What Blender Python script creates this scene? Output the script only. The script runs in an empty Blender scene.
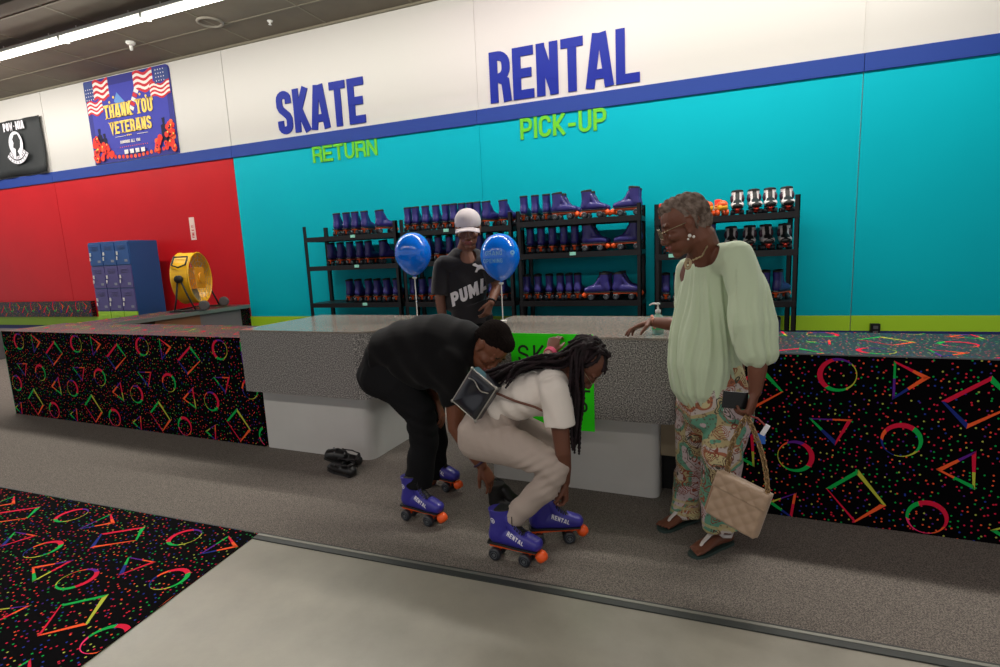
import bpy, math, random
import numpy as np
from mathutils import Vector, Matrix
from mathutils.bvhtree import BVHTree
from mathutils.geometry import tessellate_polygon

PI = math.pi
sc = bpy.context.scene
COL = sc.collection
random.seed(7)

# ------------------------------------------------------------ camera
CAM_H = 1.5
FPX = 540.0
YAW, PITCH, ROLL = 0.36242, 0.15219, -0.046714
_cy, _sy, _cp, _sp = math.cos(YAW), math.sin(YAW), math.cos(PITCH), math.sin(PITCH)
F_ = Vector((-_sy*_cp, _cy*_cp, -_sp))
_r = Vector((_cy, _sy, 0)); _u = _r.cross(F_)
R_ = _r*math.cos(ROLL) + _u*math.sin(ROLL)
U_ = -_r*math.sin(ROLL) + _u*math.cos(ROLL)
cd = bpy.data.cameras.new('camera'); cam = bpy.data.objects.new('camera', cd); COL.objects.link(cam)
cd.sensor_width = 36; cd.lens = FPX*36/1000; cd.clip_start = 0.05
cam.matrix_world = Matrix(((R_.x, U_.x, -F_.x, 0), (R_.y, U_.y, -F_.y, 0), (R_.z, U_.z, -F_.z, CAM_H), (0, 0, 0, 1)))
sc.camera = cam
EYE = Vector((0, 0, CAM_H))

def ray(px, py): return R_*((px-500)/FPX) - U_*((py-333.5)/FPX) + F_
def at(px, py, Y):                      # point seen at a pixel, on the plane y = Y
    d = ray(px, py); return EYE + d*(Y/d.y)
def onz(px, py, z):
    d = ray(px, py); return EYE + d*((z-CAM_H)/d.z)

# ------------------------------------------------------------ view, world, lights
sc.view_settings.view_transform = 'Standard'; sc.view_settings.look = 'None'
sc.view_settings.exposure = 0.0; sc.view_settings.gamma = 1.0; sc.view_settings.use_curve_mapping = False
w = bpy.data.worlds.new('world'); sc.world = w; w.use_nodes = True
bg = w.node_tree.nodes['Background']; bg.inputs[0].default_value = (.97, .98, 1.0, 1); bg.inputs[1].default_value = .55

CEIL = 4.40; WALL = 6.10
def area(name, loc, rot, sx, sy, power, col):
    l = bpy.data.lights.new(name, 'AREA'); l.shape = 'RECTANGLE'; l.size = sx; l.size_y = sy
    l.energy = power; l.color = col
    o = bpy.data.objects.new(name, l); COL.objects.link(o); o.location = loc; o.rotation_euler = rot
    return o
area('tube_row_light', (-5.0, 4.80, 4.245), (.62, 0, 0), 15.5, .09, 300, (1.0, .95, .87))
area('tube_row_light_room', (-5.0, 4.80, 4.245), (-.62, 0, 0), 15.5, .09, 400, (1.0, .95, .87))
area('added_front_fill', (-3.0, -1.2, 4.3), (0, 0, 0), 14.0, .10, 220, (1.0, .94, .86))  # added unseen light for soft fill from the front, no fittings built
def spot(name, loc, tgt, ang, power, col, blend=1.0, r=.1):
    l = bpy.data.lights.new(name, 'SPOT'); l.spot_size = ang; l.spot_blend = blend; l.energy = power; l.color = col
    l.shadow_soft_size = r
    o = bpy.data.objects.new(name, l); COL.objects.link(o); o.location = loc
    o.rotation_euler = (Vector(tgt)-Vector(loc)).to_track_quat('-Z', 'Y').to_euler()
spot('magenta_party_light', (-.6, 1.5, 4.2), (-1.6, 6.1, 4.1), .75, 95, (1.0, .25, .85))
spot('magenta_floor_light', (1.5, -.5, 4.2), (1.3, 2.2, 0), .6, 18, (1.0, .2, .6))
spot('magenta_floor_light_left', (-3.5, .5, 4.2), (-2.2, 2.9, 0), .4, 16, (1.0, .2, .6))

# ------------------------------------------------------------ materials
def lin(c):
    o = []
    for v in c:
        v = v/255 if v > 1.0001 or isinstance(v, int) else v
        o.append(v/12.92 if v <= .04045 else ((v+.055)/1.055)**2.4)
    return (*o, 1)
MATS = {}
def mat(name, col, rough=.6, metal=0, spec=.5, noise=None, bump=None, sheen=0, trans=0, coat=0, emit=None, sub=0):
    """noise=(scale, amount, colour2), bump=(scale, strength, distance)"""
    if name in MATS: return MATS[name]
    m = bpy.data.materials.new(name); m.use_nodes = True; nt = m.node_tree; b = nt.nodes['Principled BSDF']
    b.inputs['Base Color'].default_value = lin(col); b.inputs['Roughness'].default_value = rough
    b.inputs['Metallic'].default_value = metal; b.inputs['Specular IOR Level'].default_value = spec
    b.inputs['Sheen Weight'].default_value = sheen; b.inputs['Transmission Weight'].default_value = trans
    b.inputs['Coat Weight'].default_value = coat
    if sub: b.inputs['Subsurface Weight'].default_value = sub; b.inputs['Subsurface Scale'].default_value = .01
    if emit: b.inputs['Emission Color'].default_value = lin(emit[0]); b.inputs['Emission Strength'].default_value = emit[1]
    tc = nt.nodes.new('ShaderNodeTexCoord')
    if noise:
        n = nt.nodes.new('ShaderNodeTexNoise'); n.inputs['Scale'].default_value = noise[0]; n.inputs['Detail'].default_value = 5
        nt.links.new(tc.outputs['Object'], n.inputs['Vector'])
        r = nt.nodes.new('ShaderNodeMapRange'); r.inputs[1].default_value = .35; r.inputs[2].default_value = .65
        r.inputs[4].default_value = noise[1]
        nt.links.new(n.outputs['Fac'], r.inputs[0])
        mx = nt.nodes.new('ShaderNodeMix'); mx.data_type = 'RGBA'
        mx.inputs[6].default_value = lin(col); mx.inputs[7].default_value = lin(noise[2])
        nt.links.new(r.outputs[0], mx.inputs[0]); nt.links.new(mx.outputs[2], b.inputs['Base Color'])
    if bump:
        n = nt.nodes.new('ShaderNodeTexNoise'); n.inputs['Scale'].default_value = bump[0]; n.inputs['Detail'].default_value = 4
        nt.links.new(tc.outputs['Object'], n.inputs['Vector'])
        bp = nt.nodes.new('ShaderNodeBump'); bp.inputs['Strength'].default_value = bump[1]; bp.inputs['Distance'].default_value = bump[2]
        nt.links.new(n.outputs['Fac'], bp.inputs['Height']); nt.links.new(bp.outputs[0], b.inputs['Normal'])
    MATS[name] = m; return m

def dots_mat(name, basec, scale=26, rough=.85, amt=.30, spec=.3):
    """black ground with small confetti dots, laid out in metres through the UV map"""
    m = bpy.data.materials.new(name); m.use_nodes = True; nt = m.node_tree; b = nt.nodes['Principled BSDF']
    b.inputs['Roughness'].default_value = rough; b.inputs['Specular IOR Level'].default_value = spec
    uv = nt.nodes.new('ShaderNodeUVMap'); uv.uv_map = 'UVMap'
    v = nt.nodes.new('ShaderNodeTexVoronoi'); v.voronoi_dimensions = '2D'; v.inputs['Scale'].default_value = scale
    nt.links.new(uv.outputs[0], v.inputs['Vector'])
    lt = nt.nodes.new('ShaderNodeMath'); lt.operation = 'LESS_THAN'; lt.inputs[1].default_value = amt*.9
    nt.links.new(v.outputs['Distance'], lt.inputs[0])
    sp = nt.nodes.new('ShaderNodeSeparateColor'); nt.links.new(v.outputs['Color'], sp.inputs[0])
    cr = nt.nodes.new('ShaderNodeValToRGB'); cr.color_ramp.interpolation = 'CONSTANT'
    cols = [(0, (205, 30, 70)), (.15, (20, 160, 70)), (.32, (240, 90, 50)), (.44, (170, 180, 80)), (.52, (40, 60, 150)), (.62, (215, 40, 60)), (.72, (80, 40, 130)), (.78, basec)]
    e = cr.color_ramp.elements
    e[0].position = 0; e[0].color = lin(cols[0][1]); e[1].position = cols[1][0]; e[1].color = lin(cols[1][1])
    for p, c in cols[2:]:
        k = e.new(p); k.color = lin(c)
    nt.links.new(sp.outputs[0], cr.inputs[0])
    mx = nt.nodes.new('ShaderNodeMix'); mx.data_type = 'RGBA'; mx.inputs[6].default_value = lin(basec)
    nt.links.new(lt.outputs[0], mx.inputs[0]); nt.links.new(cr.outputs[0], mx.inputs[7]); nt.links.new(mx.outputs[2], b.inputs['Base Color'])
    MATS[name] = m; return m

def speckle_mat(name, c1, c2, c3, scale, rough, bumpd=0, spec=.5):
    m = bpy.data.materials.new(name); m.use_nodes = True; nt = m.node_tree; b = nt.nodes['Principled BSDF']
    b.inputs['Roughness'].default_value = rough; b.inputs['Specular IOR Level'].default_value = spec
    tc = nt.nodes.new('ShaderNodeTexCoord')
    n = nt.nodes.new('ShaderNodeTexNoise'); n.inputs['Scale'].default_value = scale; n.inputs['Detail'].default_value = 3; n.inputs['Roughness'].default_value = .7
    nt.links.new(tc.outputs['Object'], n.inputs['Vector'])
    cr = nt.nodes.new('ShaderNodeValToRGB'); e = cr.color_ramp.elements
    e[0].position = .40; e[0].color = lin(c1); e[1].position = .60; e[1].color = lin(c3); k = e.new(.5); k.color = lin(c2)
    nt.links.new(n.outputs['Fac'], cr.inputs[0]); nt.links.new(cr.outputs[0], b.inputs['Base Color'])
    if bumpd:
        bp = nt.nodes.new('ShaderNodeBump'); bp.inputs['Strength'].default_value = .5; bp.inputs['Distance'].default_value = bumpd
        nt.links.new(n.outputs['Fac'], bp.inputs['Height']); nt.links.new(bp.outputs[0], b.inputs['Normal'])
    MATS[name] = m; return m

def concrete_mat():
    m = bpy.data.materials.new('concrete'); m.use_nodes = True; nt = m.node_tree; b = nt.nodes['Principled BSDF']
    tc = nt.nodes.new('ShaderNodeTexCoord')
    n = nt.nodes.new('ShaderNodeTexNoise'); n.inputs['Scale'].default_value = 1.6; n.inputs['Detail'].default_value = 8; n.inputs['Roughness'].default_value = .62
    nt.links.new(tc.outputs['Object'], n.inputs['Vector'])
    cr = nt.nodes.new('ShaderNodeValToRGB'); e = cr.color_ramp.elements
    e[0].position = .33; e[0].color = lin((132, 129, 118)); e[1].position = .68; e[1].color = lin((158, 153, 140))
    nt.links.new(n.outputs['Fac'], cr.inputs[0]); nt.links.new(cr.outputs[0], b.inputs['Base Color'])
    mr = nt.nodes.new('ShaderNodeMapRange'); mr.inputs[1].default_value = .3; mr.inputs[2].default_value = .7; mr.inputs[3].default_value = .26; mr.inputs[4].default_value = .46
    nt.links.new(n.outputs['Fac'], mr.inputs[0]); nt.links.new(mr.outputs[0], b.inputs['Roughness'])
    bp = nt.nodes.new('ShaderNodeBump'); bp.inputs['Strength'].default_value = .25; bp.inputs['Distance'].default_value = .02
    nt.links.new(n.outputs['Fac'], bp.inputs['Height']); nt.links.new(bp.outputs[0], b.inputs['Normal'])
    MATS['concrete'] = m; return m

M_CONC = concrete_mat()
M_GCARP = speckle_mat('grey_carpet', (84, 79, 76), (112, 106, 100), (138, 130, 122), 190, 1.0, .004, spec=.1)
M_STONE = speckle_mat('speckled_laminate', (62, 61, 62), (122, 119, 117), (186, 182, 176), 150, .5, spec=.3)
M_STONETOP = speckle_mat('speckled_laminate_top', (120, 112, 104), (140, 131, 122), (158, 149, 139), 150, .16)
M_BASEGREY = mat('grey_base_laminate', (206, 204, 200), .5, noise=(3, .5, (194, 192, 188)))
M_DOTS = dots_mat('neon_carpet', (5, 4, 6), 35, .9, .17, .05)
M_DOTSTOP = dots_mat('neon_carpet_top', (16, 15, 19), 35, .45, .18, .4)
M_TEAL = mat('teal_paint', (0, 172, 188), .5, spec=.1, noise=(1.2, .5, (0, 164, 182)), bump=(6, .15, .01))
M_RED = mat('red_paint', (186, 10, 22), .45, spec=.25, noise=(1.5, .5, (172, 8, 20)), bump=(5, .2, .01))
M_WHITE = mat('white_panel', (196, 193, 188), .5, bump=(1.5, .15, .02))
M_BAND = mat('blue_band', (36, 62, 138), .6, spec=.2)
M_LIME = mat('lime_paint', (160, 204, 34), .5)
M_NAVY = mat('navy_paint', (28, 38, 100), .5)
M_SIGNBLUE = mat('sign_blue', (6, 32, 138), .5, spec=.2)
M_SIGNGREEN = mat('sign_green', (96, 190, 26), .4)
M_CEIL = mat('ceiling_tile', (112, 104, 90), .9, noise=(2.5, .5, (98, 90, 78)))
M_CGRID = mat('ceiling_grid', (122, 116, 98), .7)
M_BLACKM = mat('black_steel', (22, 21, 24), .4, .3)
M_TUBE = mat('lit_tube', (255, 255, 250), .4, emit=((255, 252, 240), 6.0))
M_FIX = mat('fixture_white', (210, 210, 205), .5)
M_PURP = mat('purple_boot', (44, 38, 116), .42, noise=(14, .5, (36, 31, 98)), coat=.1)
M_BLK = mat('black_rubber', (16, 16, 18), .6)
M_ORNG = mat('orange_plastic', (245, 92, 30), .4)
M_WHEEL = mat('wheel_rubber', (34, 38, 46), .45)
M_HUB = mat('wheel_hub', (120, 124, 128), .35, .6)
M_PRINT = mat('white_print', (225, 222, 230), .6)
M_LACE = mat('black_lace', (20, 18, 24), .8)
M_STRIP = mat('metal_strip', (142, 142, 134), .4, .6)
M_DSTRIP = mat('dark_strip', (50, 54, 52), .5)
NEON = {k: mat('neon_'+k, c, .85, spec=.15) for k, c in dict(red=(215, 22, 60), green=(12, 172, 74), orange=(246, 92, 44), yellow=(186, 190, 62), purple=(92, 32, 140), blue=(28, 44, 128), pink=(235, 50, 110)).items()}
NK = list(NEON)

# ------------------------------------------------------------ mesh building
class MB:
    def __init__(s): s.v = []; s.f = []; s.m = []; s.uv = {}
    def add(s, vs, fs, m=0):
        o = len(s.v); s.v += [tuple(p) for p in vs]
        for f in fs: s.f.append(tuple(o+i for i in f)); s.m.append(m)
    def box(s, x0, x1, y0, y1, z0, z1, m=0, uv=False):
        P = [(x0, y0, z0), (x1, y0, z0), (x1, y1, z0), (x0, y1, z0), (x0, y0, z1), (x1, y0, z1), (x1, y1, z1), (x0, y1, z1)]
        Fs = [(0, 3, 2, 1), (4, 5, 6, 7), (0, 1, 5, 4), (1, 2, 6, 5), (2, 3, 7, 6), (3, 0, 4, 7)]
        k = len(s.f); s.add(P, Fs, m)
        if uv:
            for j, f in enumerate(Fs):
                ax = (0, 1) if j < 2 else ((0, 2) if j in (2, 4) else (1, 2))
                s.uv[k+j] = [(P[i][ax[0]], P[i][ax[1]]) for i in f]
    def obox(s, c, ax, hs, m=0):       # oriented box: centre, 3 axes, half sizes
        c = Vector(c); A = [Vector(a).normalized()*h for a, h in zip(ax, hs)]
        P = [c + A[0]*i + A[1]*j + A[2]*k for k in (-1, 1) for j in (-1, 1) for i in (-1, 1)]
        s.add(P, [(0, 2, 3, 1), (4, 5, 7, 6), (0, 1, 5, 4), (1, 3, 7, 5), (3, 2, 6, 7), (2, 0, 4, 6)], m)
    def prism(s, poly, mapf, d0, d1, m=0):     # closed polygon extruded between two depths; mapf(x, y, d)
        n = len(poly); a = [mapf(x, y, d0) for x, y in poly]; b = [mapf(x, y, d1) for x, y in poly]
        tri = tessellate_polygon([[Vector((x, y, 0)) for x, y in poly]])
        s.add(a+b, [tuple(n+i for i in t) for t in tri] + [tuple(t) for t in tri] + [(i, (i+1) % n, n+(i+1) % n, n+i) for i in range(n)], m)
    def loft(s, pts, rad, side=(0, 1, 0), n=14, caps='rr', m=0, power=2.0):
        """tube through pts; rad = r or (r_side, r_other); caps r(ound) / f(lat)"""
        pts = [Vector(p) for p in pts]; rad = [(r, r) if isinstance(r, (int, float)) else r for r in rad]
        N = len(pts); side = Vector(side); T = []
        for i in range(N):
            t = (pts[min(i+1, N-1)]-pts[max(i-1, 0)]); T.append(t.normalized() if t.length > 1e-9 else Vector((0, 0, 1)))
        rings = []; prev = None
        def fr(t):
            a = side - t*side.dot(t)
            if a.length < .15: a = Vector((0, 0, 1)) - t*t.z
            if a.length < .15: a = Vector((1, 0, 0)) - t*t.x
            a.normalize(); return a, t.cross(a)
        def ring(c, t, rx, ry):
            a, b = fr(t); L = []
            for k in range(n):
                q = 2*PI*k/n; cx, sx = math.cos(q), math.sin(q)
                if power != 2.0:
                    cx = math.copysign(abs(cx)**(2/power), cx); sx = math.copysign(abs(sx)**(2/power), sx)
                L.append(c + a*(rx*cx) + b*(ry*sx))
            return L
        if caps[0] == 'r':
            h = min(rad[0])
            for q in (.15, .5, .8): rings.append(ring(pts[0]-T[0]*h*math.cos(q*PI/2), T[0], rad[0][0]*math.sin(q*PI/2), rad[0][1]*math.sin(q*PI/2)))
        for i in range(N): rings.append(ring(pts[i], T[i], *rad[i]))
        if caps[1] == 'r':
            h = min(rad[-1])
            for q in (.8, .5, .15): rings.append(ring(pts[-1]+T[-1]*h*math.cos(q*PI/2), T[-1], rad[-1][0]*math.sin(q*PI/2), rad[-1][1]*math.sin(q*PI/2)))
        V = [p for r in rings for p in r]; Fs = []
        for i in range(len(rings)-1):
            for k in range(n): Fs.append((i*n+k, i*n+(k+1) % n, (i+1)*n+(k+1) % n, (i+1)*n+k))
        Fs.append(tuple(range(n))[::-1]); Fs.append(tuple((len(rings)-1)*n+k for k in range(n)))
        s.add(V, Fs, m)
    def tube(s, pts, r, n=8, m=0): s.loft(pts, [r]*len(pts) if isinstance(r, (int, float)) else r, n=n, caps='ff', m=m)
    def ell(s, c, r, X=(1, 0, 0), Y=(0, 1, 0), Z=(0, 0, 1), nu=16, nv=10, m=0):
        c = Vector(c); X, Y, Z = Vector(X)*r[0], Vector(Y)*r[1], Vector(Z)*r[2]; V = [c+Z]; Fs = []
        for j in range(1, nv):
            q = PI*j/nv
            for i in range(nu): a = 2*PI*i/nu; V.append(c + X*(math.sin(q)*math.cos(a)) + Y*(math.sin(q)*math.sin(a)) + Z*math.cos(q))
        V.append(c-Z); L = len(V)-1
        for i in range(nu): Fs.append((0, 1+i, 1+(i+1) % nu)); Fs.append((L, L-nu+(i+1) % nu, L-nu+i))
        for j in range(nv-2):
            for i in range(nu): a = 1+j*nu+i; b = 1+j*nu+(i+1) % nu; Fs.append((a, a+nu, b+nu, b))
        s.add(V, Fs, m)
    def lathe(s, prof, c=(0, 0, 0), axis=(0, 0, 1), n=24, m=0):      # prof: (radius, height) list
        c = Vector(c); Z = Vector(axis).normalized(); X = Z.orthogonal().normalized(); Y = Z.cross(X); V = []; Fs = []
        for r, h in prof:
            for k in range(n): a = 2*PI*k/n; V.append(c + Z*h + X*(r*math.cos(a)) + Y*(r*math.sin(a)))
        for i in range(len(prof)-1):
            for k in range(n): Fs.append((i*n+k, i*n+(k+1) % n, (i+1)*n+(k+1) % n, (i+1)*n+k))
        if prof[0][0] > 1e-6: Fs.append(tuple(range(n))[::-1])
        if prof[-1][0] > 1e-6: Fs.append(tuple((len(prof)-1)*n+k for k in range(n)))
        s.add(V, Fs, m)
    def torus(s, c, R, r, axis=(0, 0, 1), n=20, k=8, m=0, sx=1.0, X=None):
        c = Vector(c); Z = Vector(axis).normalized(); X = (Vector(X) if X else Z.orthogonal()).normalized(); Y = Z.cross(X); V = []; Fs = []
        for i in range(n):
            a = 2*PI*i/n; d = X*math.cos(a)*sx + Y*math.sin(a)
            for j in range(k): b = 2*PI*j/k; V.append(c + d*R + (X*math.cos(a)+Y*math.sin(a))*(r*math.cos(b)) + Z*(r*math.sin(b)))
        for i in range(n):
            for j in range(k): Fs.append((i*k+j, ((i+1) % n)*k+j, ((i+1) % n)*k+(j+1) % k, i*k+(j+1) % k))
        s.add(V, Fs, m)
    def mesh(s, name, off=(0, 0, 0)):
        me = bpy.data.meshes.new(name)
        me.from_pydata([(x-off[0], y-off[1], z-off[2]) for x, y, z in s.v], [], s.f)
        me.polygons.foreach_set('material_index', s.m)
        if s.uv:
            ul = me.uv_layers.new(name='UVMap')
            for fi, L in s.uv.items():
                for li, q in zip(me.polygons[fi].loop_indices, L): ul.data[li].uv = q
        me.update(); return me

def link(me, name, mats, parent=None, smooth=False, bevel=0, kind=None):
    if not isinstance(mats, (list, tuple)): mats = [mats]
    o = bpy.data.objects.new(name, me); COL.objects.link(o)
    if len(me.materials) == 0:
        for m in mats: me.materials.append(m)
    elif [m.name for m in me.materials] != [m.name for m in mats]:
        for i, m in enumerate(mats): me.materials[i] = m
    if smooth: me.polygons.foreach_set('use_smooth', [True]*len(me.polygons))
    if parent: o.parent = parent
    if bevel:
        b = o.modifiers.new('bevel', 'BEVEL'); b.width = bevel; b.segments = 2; b.limit_method = 'ANGLE'; b.angle_limit = .9
    if kind: o['kind'] = kind
    return o
def put(mb, name, mats, parent=None, smooth=False, bevel=0, off=(0, 0, 0), kind=None):
    return link(mb.mesh(name, off), name, mats, parent, smooth, bevel, kind)
def tag(o, label, cat, group=None):
    o['label'] = label; o['category'] = cat
    if group: o['group'] = group
    return o
def thing(name, label, cat, loc=(0, 0, 0), rz=0, group=None):
    o = bpy.data.objects.new(name, None); COL.objects.link(o); o.location = loc; o.rotation_euler = (0, 0, rz); o.empty_display_size = .1
    return tag(o, label, cat, group)
def copy_tree(o, parent=None):
    c = o.copy(); COL.objects.link(c); c.parent = parent
    for ch in list(o.children): copy_tree(ch, c)
    return c

# ------------------------------------------------------------ lettering made of strokes
def arc(cx, cy, rx, ry, a0, a1, n=8): return [(cx+rx*math.cos(math.radians(a0+(a1-a0)*i/n)), cy+ry*math.sin(math.radians(a0+(a1-a0)*i/n))) for i in range(n+1)]
def bowl(l, r, top, bot):
    q = min(r-l, (top-bot)/2)*.8; return [(0, top)]+arc(r-q, top-q, q, q, 90, 0, 5)+arc(r-q, bot+q, q, q, 0, -90, 5)+[(l, bot)]
def glyph(ch, w, t):
    l, r, b, u, m = t/2, w-t/2, t/2, 1-t/2, .5
    cx = w/2; rr = (r-l)/2; q = min(rr, .3)
    if ch == 'A': return [[(l*.75, 0), (cx-t*.26, 1)], [(w-l*.75, 0), (cx+t*.26, 1)], [(w*.26, .25), (w*.74, .25)]]
    if ch == 'B': return [[(l, 0), (l, 1)], bowl(l, r, u, m+.02), bowl(l, r, m+.02, b)]
    if ch == 'C': return [[(r, .66)]+arc(cx, u-q, rr, q, 0, 180)+arc(cx, b+q, rr, q, 180, 360)+[(r, .34)]]
    if ch == 'D': return [[(l, 0), (l, 1)], [(0, u)]+arc(r-q, u-q, q, q, 90, 0, 5)+arc(r-q, b+q, q, q, 0, -90, 5)+[(0, b)]]
    if ch == 'E': return [[(l, 0), (l, 1)], [(0, u), (w, u)], [(0, m), (w*.9, m)], [(0, b), (w, b)]]
    if ch == 'F': return [[(l, 0), (l, 1)], [(0, u), (w, u)], [(0, m), (w*.9, m)]]
    if ch == 'G': return [[(r, .68)]+arc(cx, u-q, rr, q, 0, 180)+arc(cx, b+q, rr, q, 180, 360)+[(r, .46), (cx, .46)]]
    if ch == 'H': return [[(l, 0), (l, 1)], [(r, 0), (r, 1)], [(l, m), (r, m)]]
    if ch == 'I': return [[(l, 0), (l, 1)]]
    if ch == 'K': return [[(l, 0), (l, 1)], [(l, .36), (r+l*.3, 1)], [(l+w*.18, .52), (r+l*.4, 0)]]
    if ch == 'L': return [[(l, 0), (l, 1)], [(0, b), (w, b)]]
    if ch == 'M': return [[(l, 0), (l, 1)], [(r, 0), (r, 1)], [(l, .95), (cx, .25), (r, .95)]]
    if ch == 'N': return [[(l, 0), (l, 1)], [(r, 0), (r, 1)], [(l, .93), (r, .07)]]
    if ch == 'O': return [arc(cx, u-q, rr, q, 0, 180)+arc(cx, b+q, rr, q, 180, 360)+[(r, u-q)]]
    if ch == 'P': return [[(l, 0), (l, 1)], bowl(l, r, u, .44)]
    if ch == 'R': return [[(l, 0), (l, 1)], bowl(l, r, u, .48), [(cx-.02, .48), (r-.02, .40), (r, .2), (r+t*.12, 0)]]
    if ch == 'S': return [[(r, .70)]+arc(cx, u-q*.85, rr, q*.85, 0, 180)+[(l, .66), (l+.04, .58), (r-.04, .42), (r, .34)]+arc(cx, b+q*.85, rr, q*.85, 0, -180)+[(l, .32)]]
    if ch == 'T': return [[(cx, 0), (cx, 1)], [(0, u), (w, u)]]
    if ch == 'U': return [[(l, 1)]+arc(cx, b+q, rr, q, 180, 360)+[(r, 1)]]
    if ch == 'V': return [[(l*.8, 1), (cx, t*.2), (w-l*.8, 1)]]
    if ch == 'W': return [[(l*.8, 1), (w*.28, t*.2), (cx, .7), (w*.72, t*.2), (w-l*.8, 1)]]
    if ch == 'Y': return [[(l*.8, 1), (cx, .45), (w-l*.8, 1)], [(cx, .5), (cx, 0)]]
    if ch == '-': return [[(w*.1, .42), (w*.9, .42)]]
    if ch == '*': return [[(l, .5), (r, .5)], [(cx, .3), (cx, .7)]]
    return []
NARROW = {'A': 1.14, 'I': None, ' ': .6, '-': .75, 'M': 1.3, 'W': 1.3, '*': .7}
def text(mb, s, mapf, h, cw, t, gap, d0=0, d1=.01, m=0, seg=0, serif=False):
    """s lettered with stroke thickness t*h, letter width cw*h; mapf(x, y, d) gives a point"""
    x = 0.0
    for ch in s:
        wd = cw*NARROW.get(ch, 1.0) if ch != 'I' else t
        for gi, pl in enumerate(glyph(ch, wd, t)):
            e_ = (d1-d0)*.06*gi if d1 > d0 else .00012*gi
            pts = [(x+px*h, py*h) for px, py in pl]
            stroke(mb, pts, t*h, mapf, d0 if d1 > d0 else d0+e_, d1+e_, m, seg)
            if serif:
                for (ex, ey) in (pts[0], pts[-1]):
                    if abs(ey) < .02*h or abs(ey-h) < .02*h:
                        yy = ey + (.03*h if ey < .1*h else -.03*h); stroke(mb, [(ex-t*h, yy), (ex+t*h, yy)], .06*h, mapf, d0, d1, m, 0)
        x += (wd+gap)*h
    return x - gap*h
def stroke(mb, pts, t, mapf, d0, d1, m=0, seg=0):
    if seg:
        q = [pts[0]]
        for a, b in zip(pts, pts[1:]):
            L = math.hypot(b[0]-a[0], b[1]-a[1]); k = max(1, int(L/seg))
            q += [(a[0]+(b[0]-a[0])*i/k, a[1]+(b[1]-a[1])*i/k) for i in range(1, k+1)]
        pts = q
    n = len(pts); Lf = []; Rt = []; closed = (abs(pts[0][0]-pts[-1][0])+abs(pts[0][1]-pts[-1][1])) < 1e-6
    for i, (x, y) in enumerate(pts):
        def dr(a, b):
            dx, dy = b[0]-a[0], b[1]-a[1]; L = math.hypot(dx, dy) or 1; return dx/L, dy/L
        a = dr(pts[i-1], pts[i]) if i else (dr(pts[-2], pts[0]) if closed else dr(pts[0], pts[1]))
        b = dr(pts[i], pts[i+1]) if i < n-1 else (dr(pts[0], pts[1]) if closed else a)
        nx, ny = -(a[1]+b[1]), a[0]+b[0]; L = math.hypot(nx, ny) or 1; nx /= L; ny /= L
        k = max(.7, nx*-a[1]+ny*a[0]); hh = t/2/k
        Lf.append((x+nx*hh, y+ny*hh)); Rt.append((x-nx*hh, y-ny*hh))
    A = [mapf(x, y, d1) for x, y in Lf]; B = [mapf(x, y, d1) for x, y in Rt]
    if any(p is None for p in A+B): return
    if d0 == d1:
        mb.add(A+B, [(i, n+i, n+i+1, i+1) for i in range(n-1)], m); return
    C = [mapf(x, y, d0) for x, y in Lf]; D = [mapf(x, y, d0) for x, y in Rt]
    Fs = []
    for i in range(n-1):
        Fs += [(i, n+i, n+i+1, i+1), (2*n+i, i, i+1, 2*n+i+1), (n+i, 3*n+i, 3*n+i+1, n+i+1)]
    Fs += [(0, 2*n, 3*n, n), (n-1, 2*n-1, 4*n-1, 3*n-1)]
    mb.add(A+B+C+D, Fs, m)

# ------------------------------------------------------------ neon shapes of the carpet pattern (one tile 0.955 m)
def edge(A, B, wa, wb, ca, cb, cen, sp=.55):
    """stroke from A to B whose inner side tapers from wa to wb, in two colours"""
    A, B, cen = Vector(A), Vector(B), Vector(cen); d = (B-A).normalized(); n = Vector((-d.y, d.x)); wa *= .78; wb *= .78
    if n.dot(cen-A) < 0: n = -n
    Mo = A.lerp(B, sp); wm = wa+(wb-wa)*sp
    ia = A+n*wa+d*wa*.9; ib = B+n*wb-d*wb*.9; im = Mo+n*wm
    return [([A, Mo, im, ia], ca), ([Mo, B, ib, im], cb)]
def polyshape(P, spec):
    cen = sum((Vector(p) for p in P), Vector((0, 0)))/len(P); out = []
    for i, (wa, wb, ca, cb) in enumerate(spec): out += edge(P[i], P[(i+1) % len(P)], wa, wb, ca, cb, cen)
    return out
def ringshape(c, R, thick_ang, cols):
    """crescent ring; cols = [(start_angle, colour)]"""
    out = []; c = Vector(c); N = 40; ta = math.radians(thick_ang); ri = R-.014; o = c - Vector((math.cos(ta), math.sin(ta)))*.0105
    for i in range(N):
        a0, a1 = 2*PI*i/N, 2*PI*(i+1)/N; am = math.degrees((a0+a1)/2) % 360; col = cols[-1][1]
        for s_, k in cols:
            if am >= s_: col = k
        f = lambda a, r, q: q+Vector((math.cos(a), math.sin(a)))*r
        out.append(([f(a0, R, c), f(a1, R, c), f(a1, ri, o), f(a0, ri, o)], col))
    return out
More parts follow.
